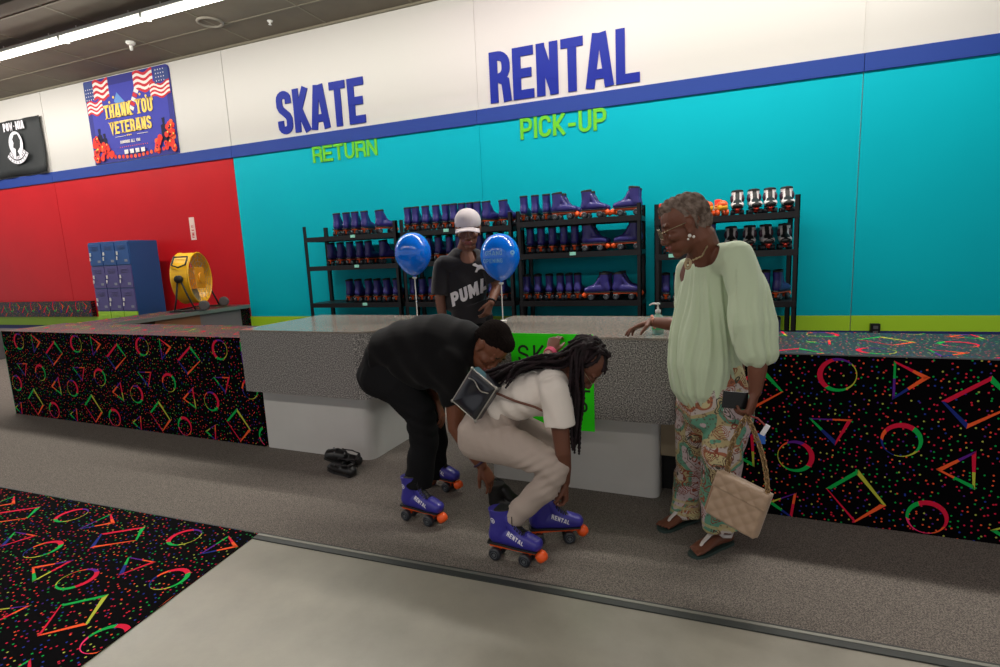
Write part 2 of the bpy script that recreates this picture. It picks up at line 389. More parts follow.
def tile():
    S = []
    S += ringshape((.642, .80), .087, 185, [(0, 'yellow'), (45, 'purple'), (110, 'red'), (230, 'green'), (300, 'yellow')])
    S += ringshape((.929, .485), .087, 75, [(0, 'green'), (50, 'red'), (140, 'orange'), (180, 'blue'), (250, 'yellow'), (320, 'green')])
    S += ringshape((.473, .349), .087, 5, [(0, 'red'), (60, 'purple'), (120, 'orange'), (160, 'yellow'), (230, 'green'), (320, 'red')])
    S += ringshape((1.054, .098), .087, 85, [(0, 'red'), (120, 'green'), (190, 'pink'), (290, 'orange'), (330, 'red')])
    S += polyshape([(.877, .883), (1.026, .806), (.88, .685)], [(.010, .024, 'red', 'orange'), (.024, .012, 'orange', 'blue'), (.014, .012, 'purple', 'green')])
    S += polyshape([(.526, .564), (.72, .572), (.649, .426)], [(.008, .012, 'purple', 'orange'), (.022, .010, 'red', 'red'), (.026, .010, 'blue', 'green')])
    S += polyshape([(1.074, .35), (1.223, .461), (1.231, .264)], [(.024, .012, 'orange', 'purple'), (.022, .012, 'red', 'yellow'), (.022, .010, 'green', 'orange')])
    S += polyshape([(.484, .146), (.346, .071), (.466, -.004)], [(.006, .012, 'purple', 'yellow'), (.022, .012, 'green', 'blue'), (.016, .016, 'red', 'orange')])
    S += polyshape([(1.074, .693), (1.256, .826), (1.36, .697), (1.178, .564)], [(.026, .022, 'red', 'red'), (.03, .012, 'green', 'green'), (.008, .022, 'orange', 'orange'), (.026, .012, 'blue', 'blue')])
    S += polyshape([(.756, .31), (.885, .132), (.753, .018), (.617, .189)], [(.026, .014, 'yellow', 'yellow'), (.026, .012, 'orange', 'orange'), (.014, .006, 'red', 'red'), (.022, .024, 'green', 'green')])
    return S
TILE = tile()
def clip(poly, x0, x1, y0, y1):
    for ax, lim, sg in ((0, x0, 1), (0, x1, -1), (1, y0, 1), (1, y1, -1)):
        out = []
        for i in range(len(poly)):
            a, b = poly[i], poly[(i+1) % len(poly)]; da, db = sg*(a[ax]-lim), sg*(b[ax]-lim)
            if da >= 0: out.append(a)
            if (da >= 0) != (db >= 0): out.append(a.lerp(b, da/(da-db)))
        poly = out
        if len(poly) < 3: return []
    return poly
def pattern(mb, x0, x1, y0, y1, ox, oy, mapf, P=.955, Q=.955, mbase=1):
    """lay tiles over the rectangle; tile point (u, v) lands on (u*P/.955+ox, v+oy)"""
    for i in range(int((x0-ox)/P)-3, int((x1-ox)/P)+3):
        for j in range(int((y0-oy)/Q)-3, int((y1-oy)/Q)+3):
            for poly, c in TILE:
                q = clip([Vector((p.x*P/.955+ox+i*P, p.y+oy+j*Q)) for p in poly], x0, x1, y0, y1)
                if len(q) >= 3:
                    mb.add([mapf(p.x, p.y) for p in q], [tuple(range(len(q)))], mbase+NK.index(c))
NM = [NEON[k] for k in NK]

# ============================================================ THE ROOM
def room():
    f = MB(); f.box(-16, 8, -7, 2.14, -.06, 0); put(f, 'floor', [M_CONC], kind='structure')
    g = MB(); g.box(-16, 8, 2.14, WALL, -.06, .004); put(g, 'floor_carpet', [M_GCARP], kind='structure')
    t = MB(); t.box(-2.30, 8, 2.088, 2.122, 0, .006, 1); t.box(-2.30, 8, 2.122, 2.138, 0, .008, 0); t.box(-2.30, 8, 2.138, 2.145, 0, .009, 1); t.box(-16, -2.30, 2.136, 2.146, .0, .007, 1)
    put(t, 'trim_1', [M_STRIP, M_DSTRIP], kind='structure')
    # patterned carpet laid on the concrete, with its right edge running toward the camera
    c = MB(); z = .006
    c.add([(-16, -7, z), (-1.45, -7, z), (-2.307, 2.138, z), (-16, 2.138, z)], [(0, 1, 2, 3)], 0)
    c.uv[0] = [(-16, -7), (-1.45, -7), (-2.307, 2.138), (-16, 2.138)]
    c.add([(-1.45, -7, z), (-1.45, -7, 0), (-2.307, 2.138, 0), (-2.307, 2.138, z)], [(0, 1, 2, 3)], 0)
    def skew(x, y): return (min(x, -2.307+(2.138-y)*.094), y, z+.0012)
    pattern(c, -6.6, -1.98, -.6, 2.136, -3.327, 1.187, skew)
    put(c, 'floor_rug', [M_DOTS]+NM, kind='structure')
    # back wall: painted panels with seams
    seams = [-16, -10.08, -6.2, -2.47, 1.36, 5.2, 8]
    wl = MB()
    for a, b in zip(seams, seams[1:]):
        red = b <= -6.1
        g_ = .004
        wl.box(a+g_, b-g_, WALL, WALL+.08, .715, 2.96, 1 if red else 0)
        wl.box(a+g_, b-g_, WALL, WALL+.08, 3.12, CEIL, 2)
        wl.box(a+g_, b-g_, WALL, WALL+.08, .565, .715, 3)
        wl.box(a, b, WALL+.0, WALL+.08, 0, .565, 4)
    wl.box(-16, 8, WALL+.012, WALL+.1, 0, CEIL, 5)
    put(wl, 'wall_back', [M_TEAL, M_RED, M_WHITE, M_LIME, M_NAVY, mat('seam_grey', (150, 150, 145), .7)], kind='structure')
    bd = MB()
    for a, b in zip(seams, seams[1:]): bd.box(a+.002, b-.002, WALL-.018, WALL+.01, 2.96, 3.12)
    put(bd, 'trim_2', [M_BAND], kind='structure', bevel=.003)
    bt = MB()
    for s in (-2.47,): bt.box(s-.02, s+.02, WALL-.008, WALL, .715, 2.96, 0); bt.box(s-.02, s+.02, WALL-.008, WALL, 3.12, CEIL, 1)
    for s in (-10.08, 1.36): bt.box(s-.008, s+.008, WALL-.006, WALL, 3.12, CEIL, 1)
    bt.box(-6.222, -6.2, WALL-.004, WALL, 3.12, CEIL, 1)
    put(bt, 'trim_3', [M_TEAL, M_WHITE], kind='structure')
    # ceiling with a tile grid
    c = MB(); c.box(-16, 8, -7, WALL+.1, CEIL, CEIL+.06); put(c, 'ceiling', [M_CEIL], kind='structure')
    g = MB()
    for y in (5.55, 4.33, 3.11, 1.89, .67, -.55): g.box(-16, 8, y-.012, y+.012, CEIL-.006, CEIL)
    x = -15.4
    while x < 8: g.box(x-.012, x+.012, -7, WALL, CEIL-.005, CEIL); x += 1.22
    g.box(-16, 8, WALL-.03, WALL, CEIL-.025, CEIL)
    put(g, 'trim_4', [M_CGRID], kind='structure')
    b = MB(); b.box(-16, 8, 4.02, 4.16, CEIL-.07, CEIL); put(b, 'trim_5', [M_CEIL], kind='structure')
room()

# ceiling lights: a row of strip fittings, each with its own tube
def strip_light(loc, label, grp, vis=True):
    t = thing('strip_light', label, 'ceiling light', loc, 0, grp)
    a = MB(); a.box(-.70, .70, -.055, .055, -.035, 0, 0); a.box(-.70, -.685, -.06, .06, -.09, 0); a.box(.685, .70, -.06, .06, -.09, 0)
    for x in (-.45, .45): a.tube([(x, 0, 0), (x, 0, CEIL-loc[2])], .006)
    put(a, 'housing', [M_FIX], t)
    b = MB(); b.loft([(-.68, 0, -.062), (.68, 0, -.062)], [.036, .036], n=14, caps='ff'); put(b, 'tube', [M_TUBE], t, smooth=True)
x = -5.32
k = 0
ORD = ['first', 'second', 'third', 'fourth', 'fifth', 'sixth', 'seventh', 'eighth', 'ninth', 'tenth', 'eleventh', 'twelfth']
for i, x in enumerate([-8.03, -6.62, -5.21, -3.80, -2.39]):
    lab = ['white fluorescent strip light at far left of the lit row', 'middle fluorescent strip light of the lit row above the left wall', 'right fluorescent strip light of the lit row, cut by the top edge'][i] if i < 3 else 'fluorescent strip light continuing the lit row above the top edge of the photo'
    strip_light((x, 4.80, 4.345), lab, 'fluorescent strip lights in a row')
def ceiling_bits():
    t = thing('smoke_detector', 'small white smoke detector with a drop nozzle on the dark ceiling', 'smoke detector', (-7.0, 5.42, CEIL))
    a = MB(); a.lathe([(.0, 0), (.055, 0), (.055, -.015), (.04, -.035), (.0, -.035)]); put(a, 'base', [M_FIX], t, smooth=False)
    a = MB(); a.lathe([(0, -.04), (.022, -.045), (.018, -.10), (0, -.105)]); put(a, 'nozzle', [M_FIX], t, smooth=True)
    t = thing('ceiling_speaker', 'round grey ceiling speaker flush in the dark ceiling right of the strip lights', 'speaker', (-5.62, 5.42, CEIL))
    a = MB(); a.torus((0, 0, -.006), .135, .018, n=32); put(a, 'rim', [mat('speaker_rim', (128, 122, 110), .6)], t, smooth=True)
    a = MB(); a.lathe([(0, -.004), (.13, -.004), (.13, 0), (0, 0)], n=32); put(a, 'grille', [M_CEIL], t)
    t = thing('sprinkler_head', 'tiny pale sprinkler head near the wall above the word skate', 'sprinkler', (-4.98, 5.72, CEIL))
    a = MB(); a.lathe([(0, 0), (.035, 0), (.03, -.012), (.01, -.02), (.01, -.04), (.022, -.045), (0, -.05)]); put(a, 'rosette', [M_FIX], t, smooth=True)
ceiling_bits()

# ============================================================ WALL SIGNS
def wallmap(x0, z0, y=WALL): return lambda x, y_, d: (x0+x, y-d, z0+y_)
def letters(name, s, x0, x1, z0, z1, t, gapr, m, label, cat='sign', d=.012):
    h = z1-z0; n = len(s)
    units = sum((NARROW.get(c, 1.0) if c != 'I' else 0) for c in s); fixed = sum(t for c in s if c == 'I')
    cw = ((x1-x0)/h - gapr*(n-1) - fixed)/units
    tt = thing(name, label, cat, (x0, WALL, z0))
    x = 0
    for c in s:
        wd = cw*NARROW.get(c, 1.0) if c != 'I' else t
        b = MB(); text(b, c, lambda px, py, dd: (px, -dd, py), h, cw, t, 0, 0, d)
        o = put(b, 'letter', [m], tt); o.location = (x, 0, 0)
        x += (wd+gapr)*h
letters('wall_lettering', 'SKATE', -5.34, -3.97, 3.165, 3.71, .175, .06, M_SIGNBLUE, 'large blue block letters reading SKATE on the white wall panel')
letters('wall_lettering', 'RENTAL', -2.29, -.63, 3.165, 3.71, .175, .06, M_SIGNBLUE, 'large blue block letters reading RENTAL on the white wall panel')
letters('wall_lettering', 'RETURN', -4.83, -3.84, 2.755, 2.957, .165, .09, M_SIGNGREEN, 'lime green letters reading RETURN on the teal wall under SKATE')
letters('wall_lettering', 'PICK-UP', -1.95, -.98, 2.73, 2.957, .165, .09, M_SIGNGREEN, 'lime green letters reading PICK-UP on the teal wall under RENTAL')

def veterans_banner():
    x0, x1, z0, z1 = -9.0, -7.18, 3.13, 4.36; W, Hh = x1-x0, z1-z0
    t = thing('veterans_banner', 'blue fabric banner thanking veterans, with flags and red poppies, on the upper wall', 'banner', (x0, WALL-.012, z0))
    mp = lambda x, y, d: (x, -d, y)
    # cloth with two rounded upper corners
    r = .07
    poly = [(0, 0), (W, 0), (W, Hh-r)]+[(W-r+r*math.cos(a), Hh-r+r*math.sin(a)) for a in (.4, .8, 1.2)]+[(W-r, Hh), (0, Hh)]
    b = MB(); b.prism(poly, mp, -.008, 0, 0)
    B = b
    B.prism([(.1, .1), (W-.1, .1), (W-.1, Hh-.12), (.1, Hh-.12)], mp, .0005, .001, 1)
    # arch of lighter blue
    put_l = 2
    def flag(cx, cy, w_, h_, flip):
        n = 9
        for k in range(7):
            y0 = cy+h_*(k/7); y1 = cy+h_*((k+1)/7); m = 3 if k % 2 == 0 else 4
            pts_a = [(cx+w_*i/n, y0+.025*math.sin(i*.9)) for i in range(n+1)]; pts_b = [(cx+w_*i/n, y1+.025*math.sin(i*.9)) for i in range(n+1)]
            B.prism(pts_a+pts_b[::-1], mp, .0015+.0022*flip, .003+.0022*flip, m)
    flag(.20, Hh-.30, .34, .28, 0); flag(.02, Hh-.50, .34, .20, 1)
    flag(W-.74, Hh-.30, .40, .28, 0); flag(W-.42, Hh-.42, .40, .20, 1)
    B.prism([(.0, Hh-.30), (.2, Hh-.27), (.2, Hh-.02), (.0, Hh-.02)], mp, .0055, .006, 5)
    B.prism([(W-.30, Hh-.24), (W-.02, Hh-.20), (W-.02, Hh-.05), (W-.30, Hh-.03)], mp, .0055, .006, 5)
    for i in range(4):
        for (fx, fz) in ((.03, Hh-.28), (W-.27, Hh-.21)):
            for j in range(4): B.prism([(fx+.05*i+a, fz+.05*j+c) for a, c in ((0, 0), (.014, 0), (.014, .014), (0, .014))], mp, .0062, .0068, 4)
    # two crossed stoles
    B.prism([(.62, Hh-.36), (.70, Hh-.24), (.86, Hh-.40), (.84, Hh-.52), (.76, Hh-.50)], mp, .003, .005, 6)
    for k in range(5):
        q = k/5; B.prism([(.92+.17*q, Hh-.50+.28*q), (1.0+.17*q, Hh-.54+.28*q), (1.03+.17*q, Hh-.50+.28*q), (.95+.17*q, Hh-.45+.28*q)], mp, .003, .005, 3 if k % 2 else 4)
    # soldiers in silhouette
    for sx in (.20, W-.24):
        for (dx, hgt) in ((0, .34), (.10, .26)):
            b0 = sx+dx; B.prism([(b0-.06, .18), (b0+.06, .18), (b0+.05, .18+hgt*.7), (b0+.02, .18+hgt*.75), (b0+.03, .18+hgt), (b0-.03, .18+hgt), (b0-.02, .18+hgt*.75), (b0-.06, .18+hgt*.7)], mp, .003, .004, 7)
    rnd = random.Random(3)
    # poppies along the bottom corners
    def disc(cx, cy, r_, m, d): B.prism([(cx+r_*math.cos(a*PI/4), cy+r_*math.sin(a*PI/4)) for a in range(8)], mp, d, d+.0012, m)
    for i in range(64):
        side = i % 2; q = rnd.random()
        px = .06+.42*q*rnd.random(); lim = .46*(1-px/.62)
        if side: px = W-px
        py = .05+lim*rnd.random()
        disc(px, py, .035+.02*rnd.random(), 8 if rnd.random() < .75 else 9, .005+.0003*i)
        if i % 3 == 0: disc(px, py, .012, 7, .026)
        if i % 5 == 0: disc(px+.03, py+.03, .014, 10, .027)
    for i in range(16):
        q = i/15; disc(.22+1.3*q, .07+.02*math.cos(6*q), .03, 8 if i % 2 else 9, .004)
    for i in range(14): disc(.62+.045*i, .20, .008, 9, .006)
    for i in range(4): B.prism([(.72+.12*i+a, .09+c) for a, c in ((0, 0), (.08, 0), (.08, .06), (0, .06))], mp, .024, .026, 4)
    for (sx, sz) in ((.42, .80), (.52, .87), (.62, .93), (1.18, .90), (1.30, .86), (1.42, .80)): disc(sx, sz, .02, 10, .006)
    put(B, 'cloth', [mat('banner_blue', (44, 46, 128), .8), mat('banner_blue_light', (56, 60, 160), .8), M_SIGNBLUE, mat('flag_red', (196, 40, 52), .8), mat('flag_white', (228, 222, 215), .8), mat('flag_canton', (52, 70, 128), .8), mat('stole_blue', (96, 140, 200), .8), mat('soldier_dark', (28, 26, 58), .9), mat('poppy_red', (226, 50, 34), .8), mat('poppy_orange', (240, 96, 48), .8), mat('banner_gold', (238, 200, 92), .7)], t)
    L = MB(); gold = 0
    f = lambda ox, oz: (lambda x, y, d: (ox+x, -.008-d, oz+y))
    text(L, 'THANK YOU', f(.38, .635), .20, .50, .19, .10, 0, .004, 0, serif=True)
    text(L, 'VETERANS', f(.46, .40), .18, .52, .19, .10, 0, .004, 0, serif=True)
    text(L, '***', f(.80, .335), .05, .7, .4, .3, 0, .003, 0)
    text(L, 'HONORING ALL WHO', f(.64, .25), .045, .5, .16, .14, 0, .003, 1); stroke(L, [(.55, 0), (.78, 0)], .006, f(0, .355), 0, .003, 1); stroke(L, [(1.02, 0), (1.25, 0)], .006, f(0, .355), 0, .003, 1)
    put(L, 'lettering', [MATS['banner_gold'], MATS['flag_white']], t)
veterans_banner()

def pow_flag():
    x0, x1, z0, z1 = -11.62, -10.12, 3.13, 4.02
    t = thing('memorial_flag', 'black remembrance flag with a white oval emblem at the left edge of the wall', 'flag', (x0, WALL-.045, z0))
    W, Hh = x1-x0, z1-z0
    b = MB(); nx = 24; ny = 8; V = []
    for j in range(ny+1):
        for i in range(nx+1): V.append((W*i/nx, -.012*math.sin(i*.9+j*.4)-.01*math.sin(i*.35-j), Hh*j/ny))
    b.add(V, [(j*(nx+1)+i, j*(nx+1)+i+1, (j+1)*(nx+1)+i+1, (j+1)*(nx+1)+i) for j in range(ny) for i in range(nx)])
    o = put(b, 'cloth', [mat('flag_black', (30, 34, 36), .75)], t, smooth=True); s = o.modifiers.new('s', 'SOLIDIFY'); s.thickness = .003
    e = MB(); f = lambda x, y, d: (x, -.030-d, y)
    cx, cy = .86, .50
    text(e, 'POW', lambda x, y, d: (.60+x, -.030-d, .72+y), .13, .50, .20, .12, 0, .004)
    text(e, 'MIA', lambda x, y, d: (.93+x, -.030-d, .72+y), .13, .50, .20, .12, 0, .004); text(e, '*', lambda x, y, d: (.875+x, -.030-d, .755+y), .05, .7, .4, .1, 0, .004)
    e.prism([(cx+.18*math.cos(a*PI/16), cy+.20*math.sin(a*PI/16)) for a in range(32)], f, 0, .004)
    # man's bowed profile and tower in black on the disc
    e.prism([(cx-.04, cy-.20), (cx-.02, cy-.08), (cx-.08, cy-.05), (cx-.05, cy+.02), (cx-.07, cy+.08), (cx-.01, cy+.15), (cx+.08, cy+.15), (cx+.13, cy+.05), (cx+.10, cy-.06), (cx+.02, cy-.12), (cx+.06, cy-.19)], f, .005, .007, 1)
    for k, (rr, s_) in enumerate(((.235, 'YOU ARE NOT'), (.31, 'FORGOTTEN'))):
        P = [(cx+rr*math.cos(math.radians(a)), cy+rr*.95*math.sin(math.radians(a))) for a in range(215, 331, 8)]
        stroke(e, P, .05, f, 0, .004, 0)
        n = len(s_)
        for i, c in enumerate(s_):
            a = math.radians(222+(101)*i/(n-1)); ct, st = math.cos(a+PI/2), math.sin(a+PI/2)
            px, py = cx+(rr)*math.cos(a)-ct*.008+st*.016, cy+(rr)*.95*math.sin(a)-st*.008-ct*.016
            text(e, c, lambda x, y, d: (px+x*ct-y*st, -.0345-d, py+x*st+y*ct), .032, .5, .2, 0, 0, .001, 1)
    put(e, 'emblem', [M_PRINT, MATS['flag_black']], t)
pow_flag()

def wall_small():
    t = thing('fire_extinguisher_sign', 'narrow white and red vertical sign on the red wall', 'sign', (-7.18, WALL, 1.87))
    b = MB(); b.box(0, .10, -.006, 0, 0, .33); put(b, 'plate', [mat('sign_plate', (222, 196, 186), .6)], t)
    L = MB(); f = lambda x, y, d: (.075-y, -.007-d, .03+x)
    text(L, 'FIRE EXIT', f, .045, .42, .18, .12, 0, .001); put(L, 'lettering', [M_RED], t)
    t = thing('outlet_box', 'small dark electrical outlet box on the lime strip above the right counter', 'outlet', (1.56, WALL, .52))
    b = MB(); b.box(-.04, .04, -.045, 0, 0, .12); put(b, 'box', [M_BLACKM], t, bevel=.004)
    b = MB(); b.box(-.02, .02, -.05, -.045, .02, .05); b.box(-.02, .02, -.05, -.045, .07, .10); put(b, 'socket', [mat('socket_grey', (80, 80, 84), .5)], t)
    # carpeted bench along the red wall: back strip and seat
    t = thing('wall_bench', 'carpet-covered bench along the foot of the red wall at the left', 'bench', (-14.0, WALL, 0))
    b = MB(); b.box(0, 4.45, -.07, 0, .72, .985, 0, uv=True)
    pattern(b, .02, 4.43, .725, .98, .1, .1, lambda x, y: (x, -.0712, y), P=.60, Q=.955)
    put(b, 'back_pad', [M_DOTSTOP]+NM, t)
    b = MB(); b.box(0, 2.35, -.45, 0, .004, .50, 0, uv=True); put(b, 'seat', [mat('bench_seat', (96, 90, 92), .9)], t, bevel=.01)
wall_small()

# ============================================================ COUNTERS
AC = -.04656; YC = 3.116
def C_(u, v, z=0): return Vector((u*math.cos(AC)-v*math.sin(AC), YC+u*math.sin(AC)+v*math.cos(AC), z))
def rounded_rect(x0, x1, y0, y1, r, n=6):       # r = radii at (x0y0, x1y0, x1y1, x0y1)
    P = []
    for (cx, cy, a, rr) in ((x0, y0, 180, r[0]), (x1, y0, 270, r[1]), (x1, y1, 0, r[2]), (x0, y1, 90, r[3])):
        if rr < 1e-4: P.append((cx, cy)); continue
        ox = cx+rr*(1 if cx == x0 else -1); oy = cy+rr*(1 if cy == y0 else -1)
        P += [(ox+rr*math.cos(math.radians(a+90*i/n)), oy+rr*math.sin(math.radians(a+90*i/n))) for i in range(n+1)]
    return P
zmap = lambda x, y, d: (x, y, d)
def carpet_counter_left():
    u0 = -6.93; t = thing('carpeted_counter', 'long black counter with neon shapes left of the grey counter, turning back to the wall', 'counter', C_(u0, 0), AC)
    b = MB(); W = -3.345-u0; z = .905
    b.box(0, W, 0, .62, .004, z, 0, uv=True)
    b.uv = {k: [(p[0]+u0, p[1]) for p in v] for k, v in b.uv.items()}
    b.m[1] = 1
    pattern(b, .0, W, .01, z-.004, -7.29-u0, 0, lambda x, y: (x, -.0008, y), P=.97, mbase=2)
    pattern(b, .0, W, .0, .62, .2, .1, lambda x, y: (x, y, z+.0008), P=.8, mbase=2)
    put(b, 'front_run', [M_DOTS, M_DOTSTOP]+NM, t)
    b = MB(); b.box(-.008, 0, -.001, .62, .004, z, 0); put(b, 'edge_trim', [mat('green_edge', (30, 120, 84), .6)], t)
    # the return: open shelving under a top, running back to the wall
    rx0, rx1, ry0, ry1 = .15, .74, .62, 2.55
    b = MB(); b.box(rx0, rx1, ry0, ry1, z-.035, z, 0, uv=True); b.m[1] = 1
    pattern(b, rx0, rx1, ry0, ry1, .2, .1, lambda x, y: (x, y, z+.0008), P=.8, mbase=2)
    b.box(rx0, rx0+.03, ry0, ry1, .004, z-.035, 0, uv=True)
    b.box(rx0+.03, rx1, ry1-.09, ry1, .004, z-.035, 0, uv=True)
    pattern(b, rx0+.03, rx1, .01, z-.04, .2, .1, lambda x, y: (x, ry1-.0908, y), P=.8, mbase=2)
    b.box(rx1-.05, rx1, ry1-.14, ry1-.05, .004, z-.035, 0)
    put(b, 'return_run', [M_DOTS, M_DOTSTOP]+NM, t)
    b = MB(); b.box(rx1, rx1+.02, ry0, ry1, z-.045, z+.002); put(b, 'metal_edge', [M_STRIP], t)
    b = MB(); b.box(rx0+.03, rx1-.02, ry0+.55, ry0+1.15, .30, z-.05); put(b, 'shelf_panel', [mat('brown_board', (128, 82, 52), .6)], t)
    b = MB(); b.box(rx0+.03, rx1-.02, ry0+1.15, ry1-.14, .30, z-.05); put(b, 'shelf_panel', [mat('grey_board', (104, 98, 100), .6)], t)
    b = MB(); b.box(rx1-.14, rx1-.05, ry0+.1, ry0+.2, .004, z-.045); put(b, 'support_post', [mat('pale_wood', (168, 150, 128), .6)], t)
carpet_counter_left()
def grey_counter(u0, u1, b0, b1, rr_skirt, rr_base, bv1, label, name='grey_counter'):
    t = thing(name, label, 'counter', C_(u0, 0), AC); s = -u0
    b = MB(); b.prism(rounded_rect(b0+s, b1+s, 0, bv1, rr_base), zmap, .004, .52); put(b, 'base', [M_BASEGREY], t)
    b = MB(); b.prism(rounded_rect(u0+s, u1+s, -.12, .80, rr_skirt, 8), zmap, .505, .978); put(b, 'fascia', [M_STONE], t)
    b = MB(); b.prism(rounded_rect(u0+s-.002, u1+s+.004, -.124, .80, rr_skirt, 8), zmap, .978, .990); put(b, 'countertop', [M_STONETOP], t)
    return t
grey_counter(-3.34, -2.12, -3.30, -2.28, (.0, .16, .05, 0), (0, .07, .02, 0), .56, 'grey speckled rental counter block between the black counter and the opening')
_g = grey_counter(-1.43, -.13, -1.32, -.23, (.10, .04, .02, .03), (.07, .05, .02, .02), .60, 'grey speckled rental counter block bearing the green poster')
_b = MB(); _b.box(1.20, 1.29, .10, .60, .24, .505, 0); _b.box(1.20, 1.28, .16, .60, .004, .24, 1); put(_b, 'side_panel', [mat('cream_board', (176, 158, 130), .6), M_BLK], _g)  # lower black box paints in the dark gap below the cream board
def carpet_counter_right():
    u0 = -.115; W = 3.9-u0; z = .905
    t = thing('carpeted_counter', 'black counter with neon circles and triangles at the right behind the person in green', 'counter', C_(u0, 0), AC)
    b = MB(); b.box(0, W, 0, .73, .004, z, 0, uv=True); b.uv = {k: [(p[0]+u0, p[1]) for p in v] for k, v in b.uv.items()}
    b.m[1] = 1
    pattern(b, 0, W, .006, z-.012, -u0, 0, lambda x, y: (x, -.0008, y), mbase=2)
    pattern(b, 0, W, .0, .73, .3, .28, lambda x, y: (x, y, z+.0008), mbase=2)
    put(b, 'body', [M_DOTS, M_DOTSTOP]+NM, t)
    b = MB(); b.box(0, W, -.003, .0, z-.006, z+.001); put(b, 'edge_trim', [mat('top_edge_grey', (92, 92, 98), .5)], t)
carpet_counter_right()

# ============================================================ ROLLER SKATES
def remesh(mb, voxel, it=3, fac=.5):
    me = mb.mesh('tmp'); o = bpy.data.objects.new('tmp', me); COL.objects.link(o)
    r = o.modifiers.new('r', 'REMESH'); r.mode = 'VOXEL'; r.voxel_size = voxel
    if it: s = o.modifiers.new('s', 'SMOOTH'); s.factor = fac; s.iterations = it
    dg = bpy.context.evaluated_depsgraph_get(); m = bpy.data.meshes.new_from_object(o.evaluated_get(dg))
    bpy.data.objects.remove(o); bpy.data.meshes.remove(me); return m
def getco(me): a = np.empty(len(me.vertices)*3); me.vertices.foreach_get('co', a); return a.reshape(-1, 3)
def getno(me): a = np.empty(len(me.vertices)*3); me.vertices.foreach_get('normal', a); return a.reshape(-1, 3)
def setco(me, a): me.vertices.foreach_set('co', np.ascontiguousarray(a).ravel()); me.update()
def bvh_of(me): return BVHTree.FromPolygons([v.co.copy() for v in me.vertices], [tuple(p.vertices) for p in me.polygons])

def boot_mesh(voxel, worn=False):
    b = MB()
    b.loft([(0, -.085, .122), (0, -.04, .120), (0, .02, .120), (0, .078, .115), (0, .128, .106)], [(.038, .044), (.037, .042), (.042, .044), (.046, .040), (.041, .030)], side=(1, 0, 0), n=20, power=2.3)
    top = .262 if worn else .285
    b.loft([(0, -.068, .13), (0, -.058, .18), (0, -.058, top-.03), (0, -.062, top)], [(.042, .052), (.040, .052), (.042, .056), (.043, .060)], side=(1, 0, 0), n=20, caps='rf')
    b.loft([(0, .06, .135), (0, .01, .170), (0, -.014, .22)], [(.030, .022), (.030, .03), (.032, .03)], side=(1, 0, 0), n=16)
    m = remesh(b, voxel, 4); co = getco(m); co[:, 2] = np.maximum(co[:, 2], .083); setco(m, co)
    ms = np.empty(len(m.polygons)*3); m.polygons.foreach_get('center', ms); ms = ms.reshape(-1, 3)
    idx = ((ms[:, 2] > (top-.002 if worn else top-.022)) | ((abs(ms[:, 0]) < .014) & (ms[:, 1] > -.01) & (ms[:, 1] < .07) & (ms[:, 2] > .14))).astype(int)
    m.polygons.foreach_set('material_index', idx.tolist()); return m
def skate_parts():
    P = {}
    b = MB(); b.loft([(0, -.118, .082), (0, -.05, .081), (0, .03, .080), (0, .135, .080)], [(.034, .008), (.033, .007), (.040, .006), (.040, .006)], side=(1, 0, 0), n=16, power=4); P['sole'] = b.mesh('sole')
    b = MB(); b.box(-.022, .022, -.112, .125, .062, .074)
    for y in (-.080, .078):
        b.loft([(0, y, .07), (0, y, .035)], [(.020, .024), (.011, .013)], side=(1, 0, 0), n=10)
        b.loft([(-.030, y, .031), (.030, y, .031)], [.010, .010], side=(0, 1, 0), n=10)
        b.loft([(0, y+.03, .066), (0, y, .038)], [.009, .009], n=8)
    b.loft([(0, .11, .066), (0, .145, .056)], [.012, .012], n=8)
    P['plate'] = b.mesh('plate')
    b = MB(); b.lathe([(0, -.024), (.020, -.022), (.029, -.008), (.030, .010), (.024, .024), (0, .028)], (0, .150, .052), (0, .55, -.83), n=16); P['toe_stop'] = b.mesh('toe_stop')
    b = MB(); b.lathe([(.010, -.0155), (.024, -.0155), (.031, -.010), (.031, .010), (.024, .0155), (.010, .0155)], (0, 0, 0), (1, 0, 0), n=20)
    b.lathe([(0, -.016), (.008, -.017), (.008, .017), (0, .016)], (0, 0, 0), (1, 0, 0), n=12, m=1); b.torus((.0158, 0, 0), .016, .0012, (1, 0, 0), n=16, k=5, m=1); b.torus((-.0158, 0, 0), .016, .0012, (1, 0, 0), n=16, k=5, m=1)
    P['wheel'] = b.mesh('wheel'); return P
SP = skate_parts(); BOOT_HI = boot_mesh(.0035, True); BOOT_LO = boot_mesh(.0065)
def make_skate(label, boot, mats=(None,)*3, group=None, cat='roller skate', lo=True, name='roller_skate'):
    mb_, ma, mp_ = (mats[0] or M_PURP, mats[1] or M_BLK, mats[2] or M_ORNG)
    t = thing(name, label, cat, (0, 0, 0), 0, group)
    def lk(me, nm, ms, sm=False):
        me2 = me if me.materials and all(a == b for a, b in zip(me.materials, ms)) else me.copy(); return link(me2, nm, ms, t, smooth=sm)
    lk(boot, 'boot', [mb_, ma], True); lk(SP['sole'], 'sole', [M_BLK]); lk(SP['plate'], 'plate', [mp_]); lk(SP['toe_stop'], 'toe_stop', [mp_], True)
    wm = SP['wheel'].copy()
    for x in (-.044, .044):
        for y in (-.080, .078):
            o = bpy.data.objects.new('wheel', wm); COL.objects.link(o); o.parent = t; o.location = (x*.70, y, .031)
            if not wm.materials: wm.materials.append(M_WHEEL); wm.materials.append(M_HUB)
    return t
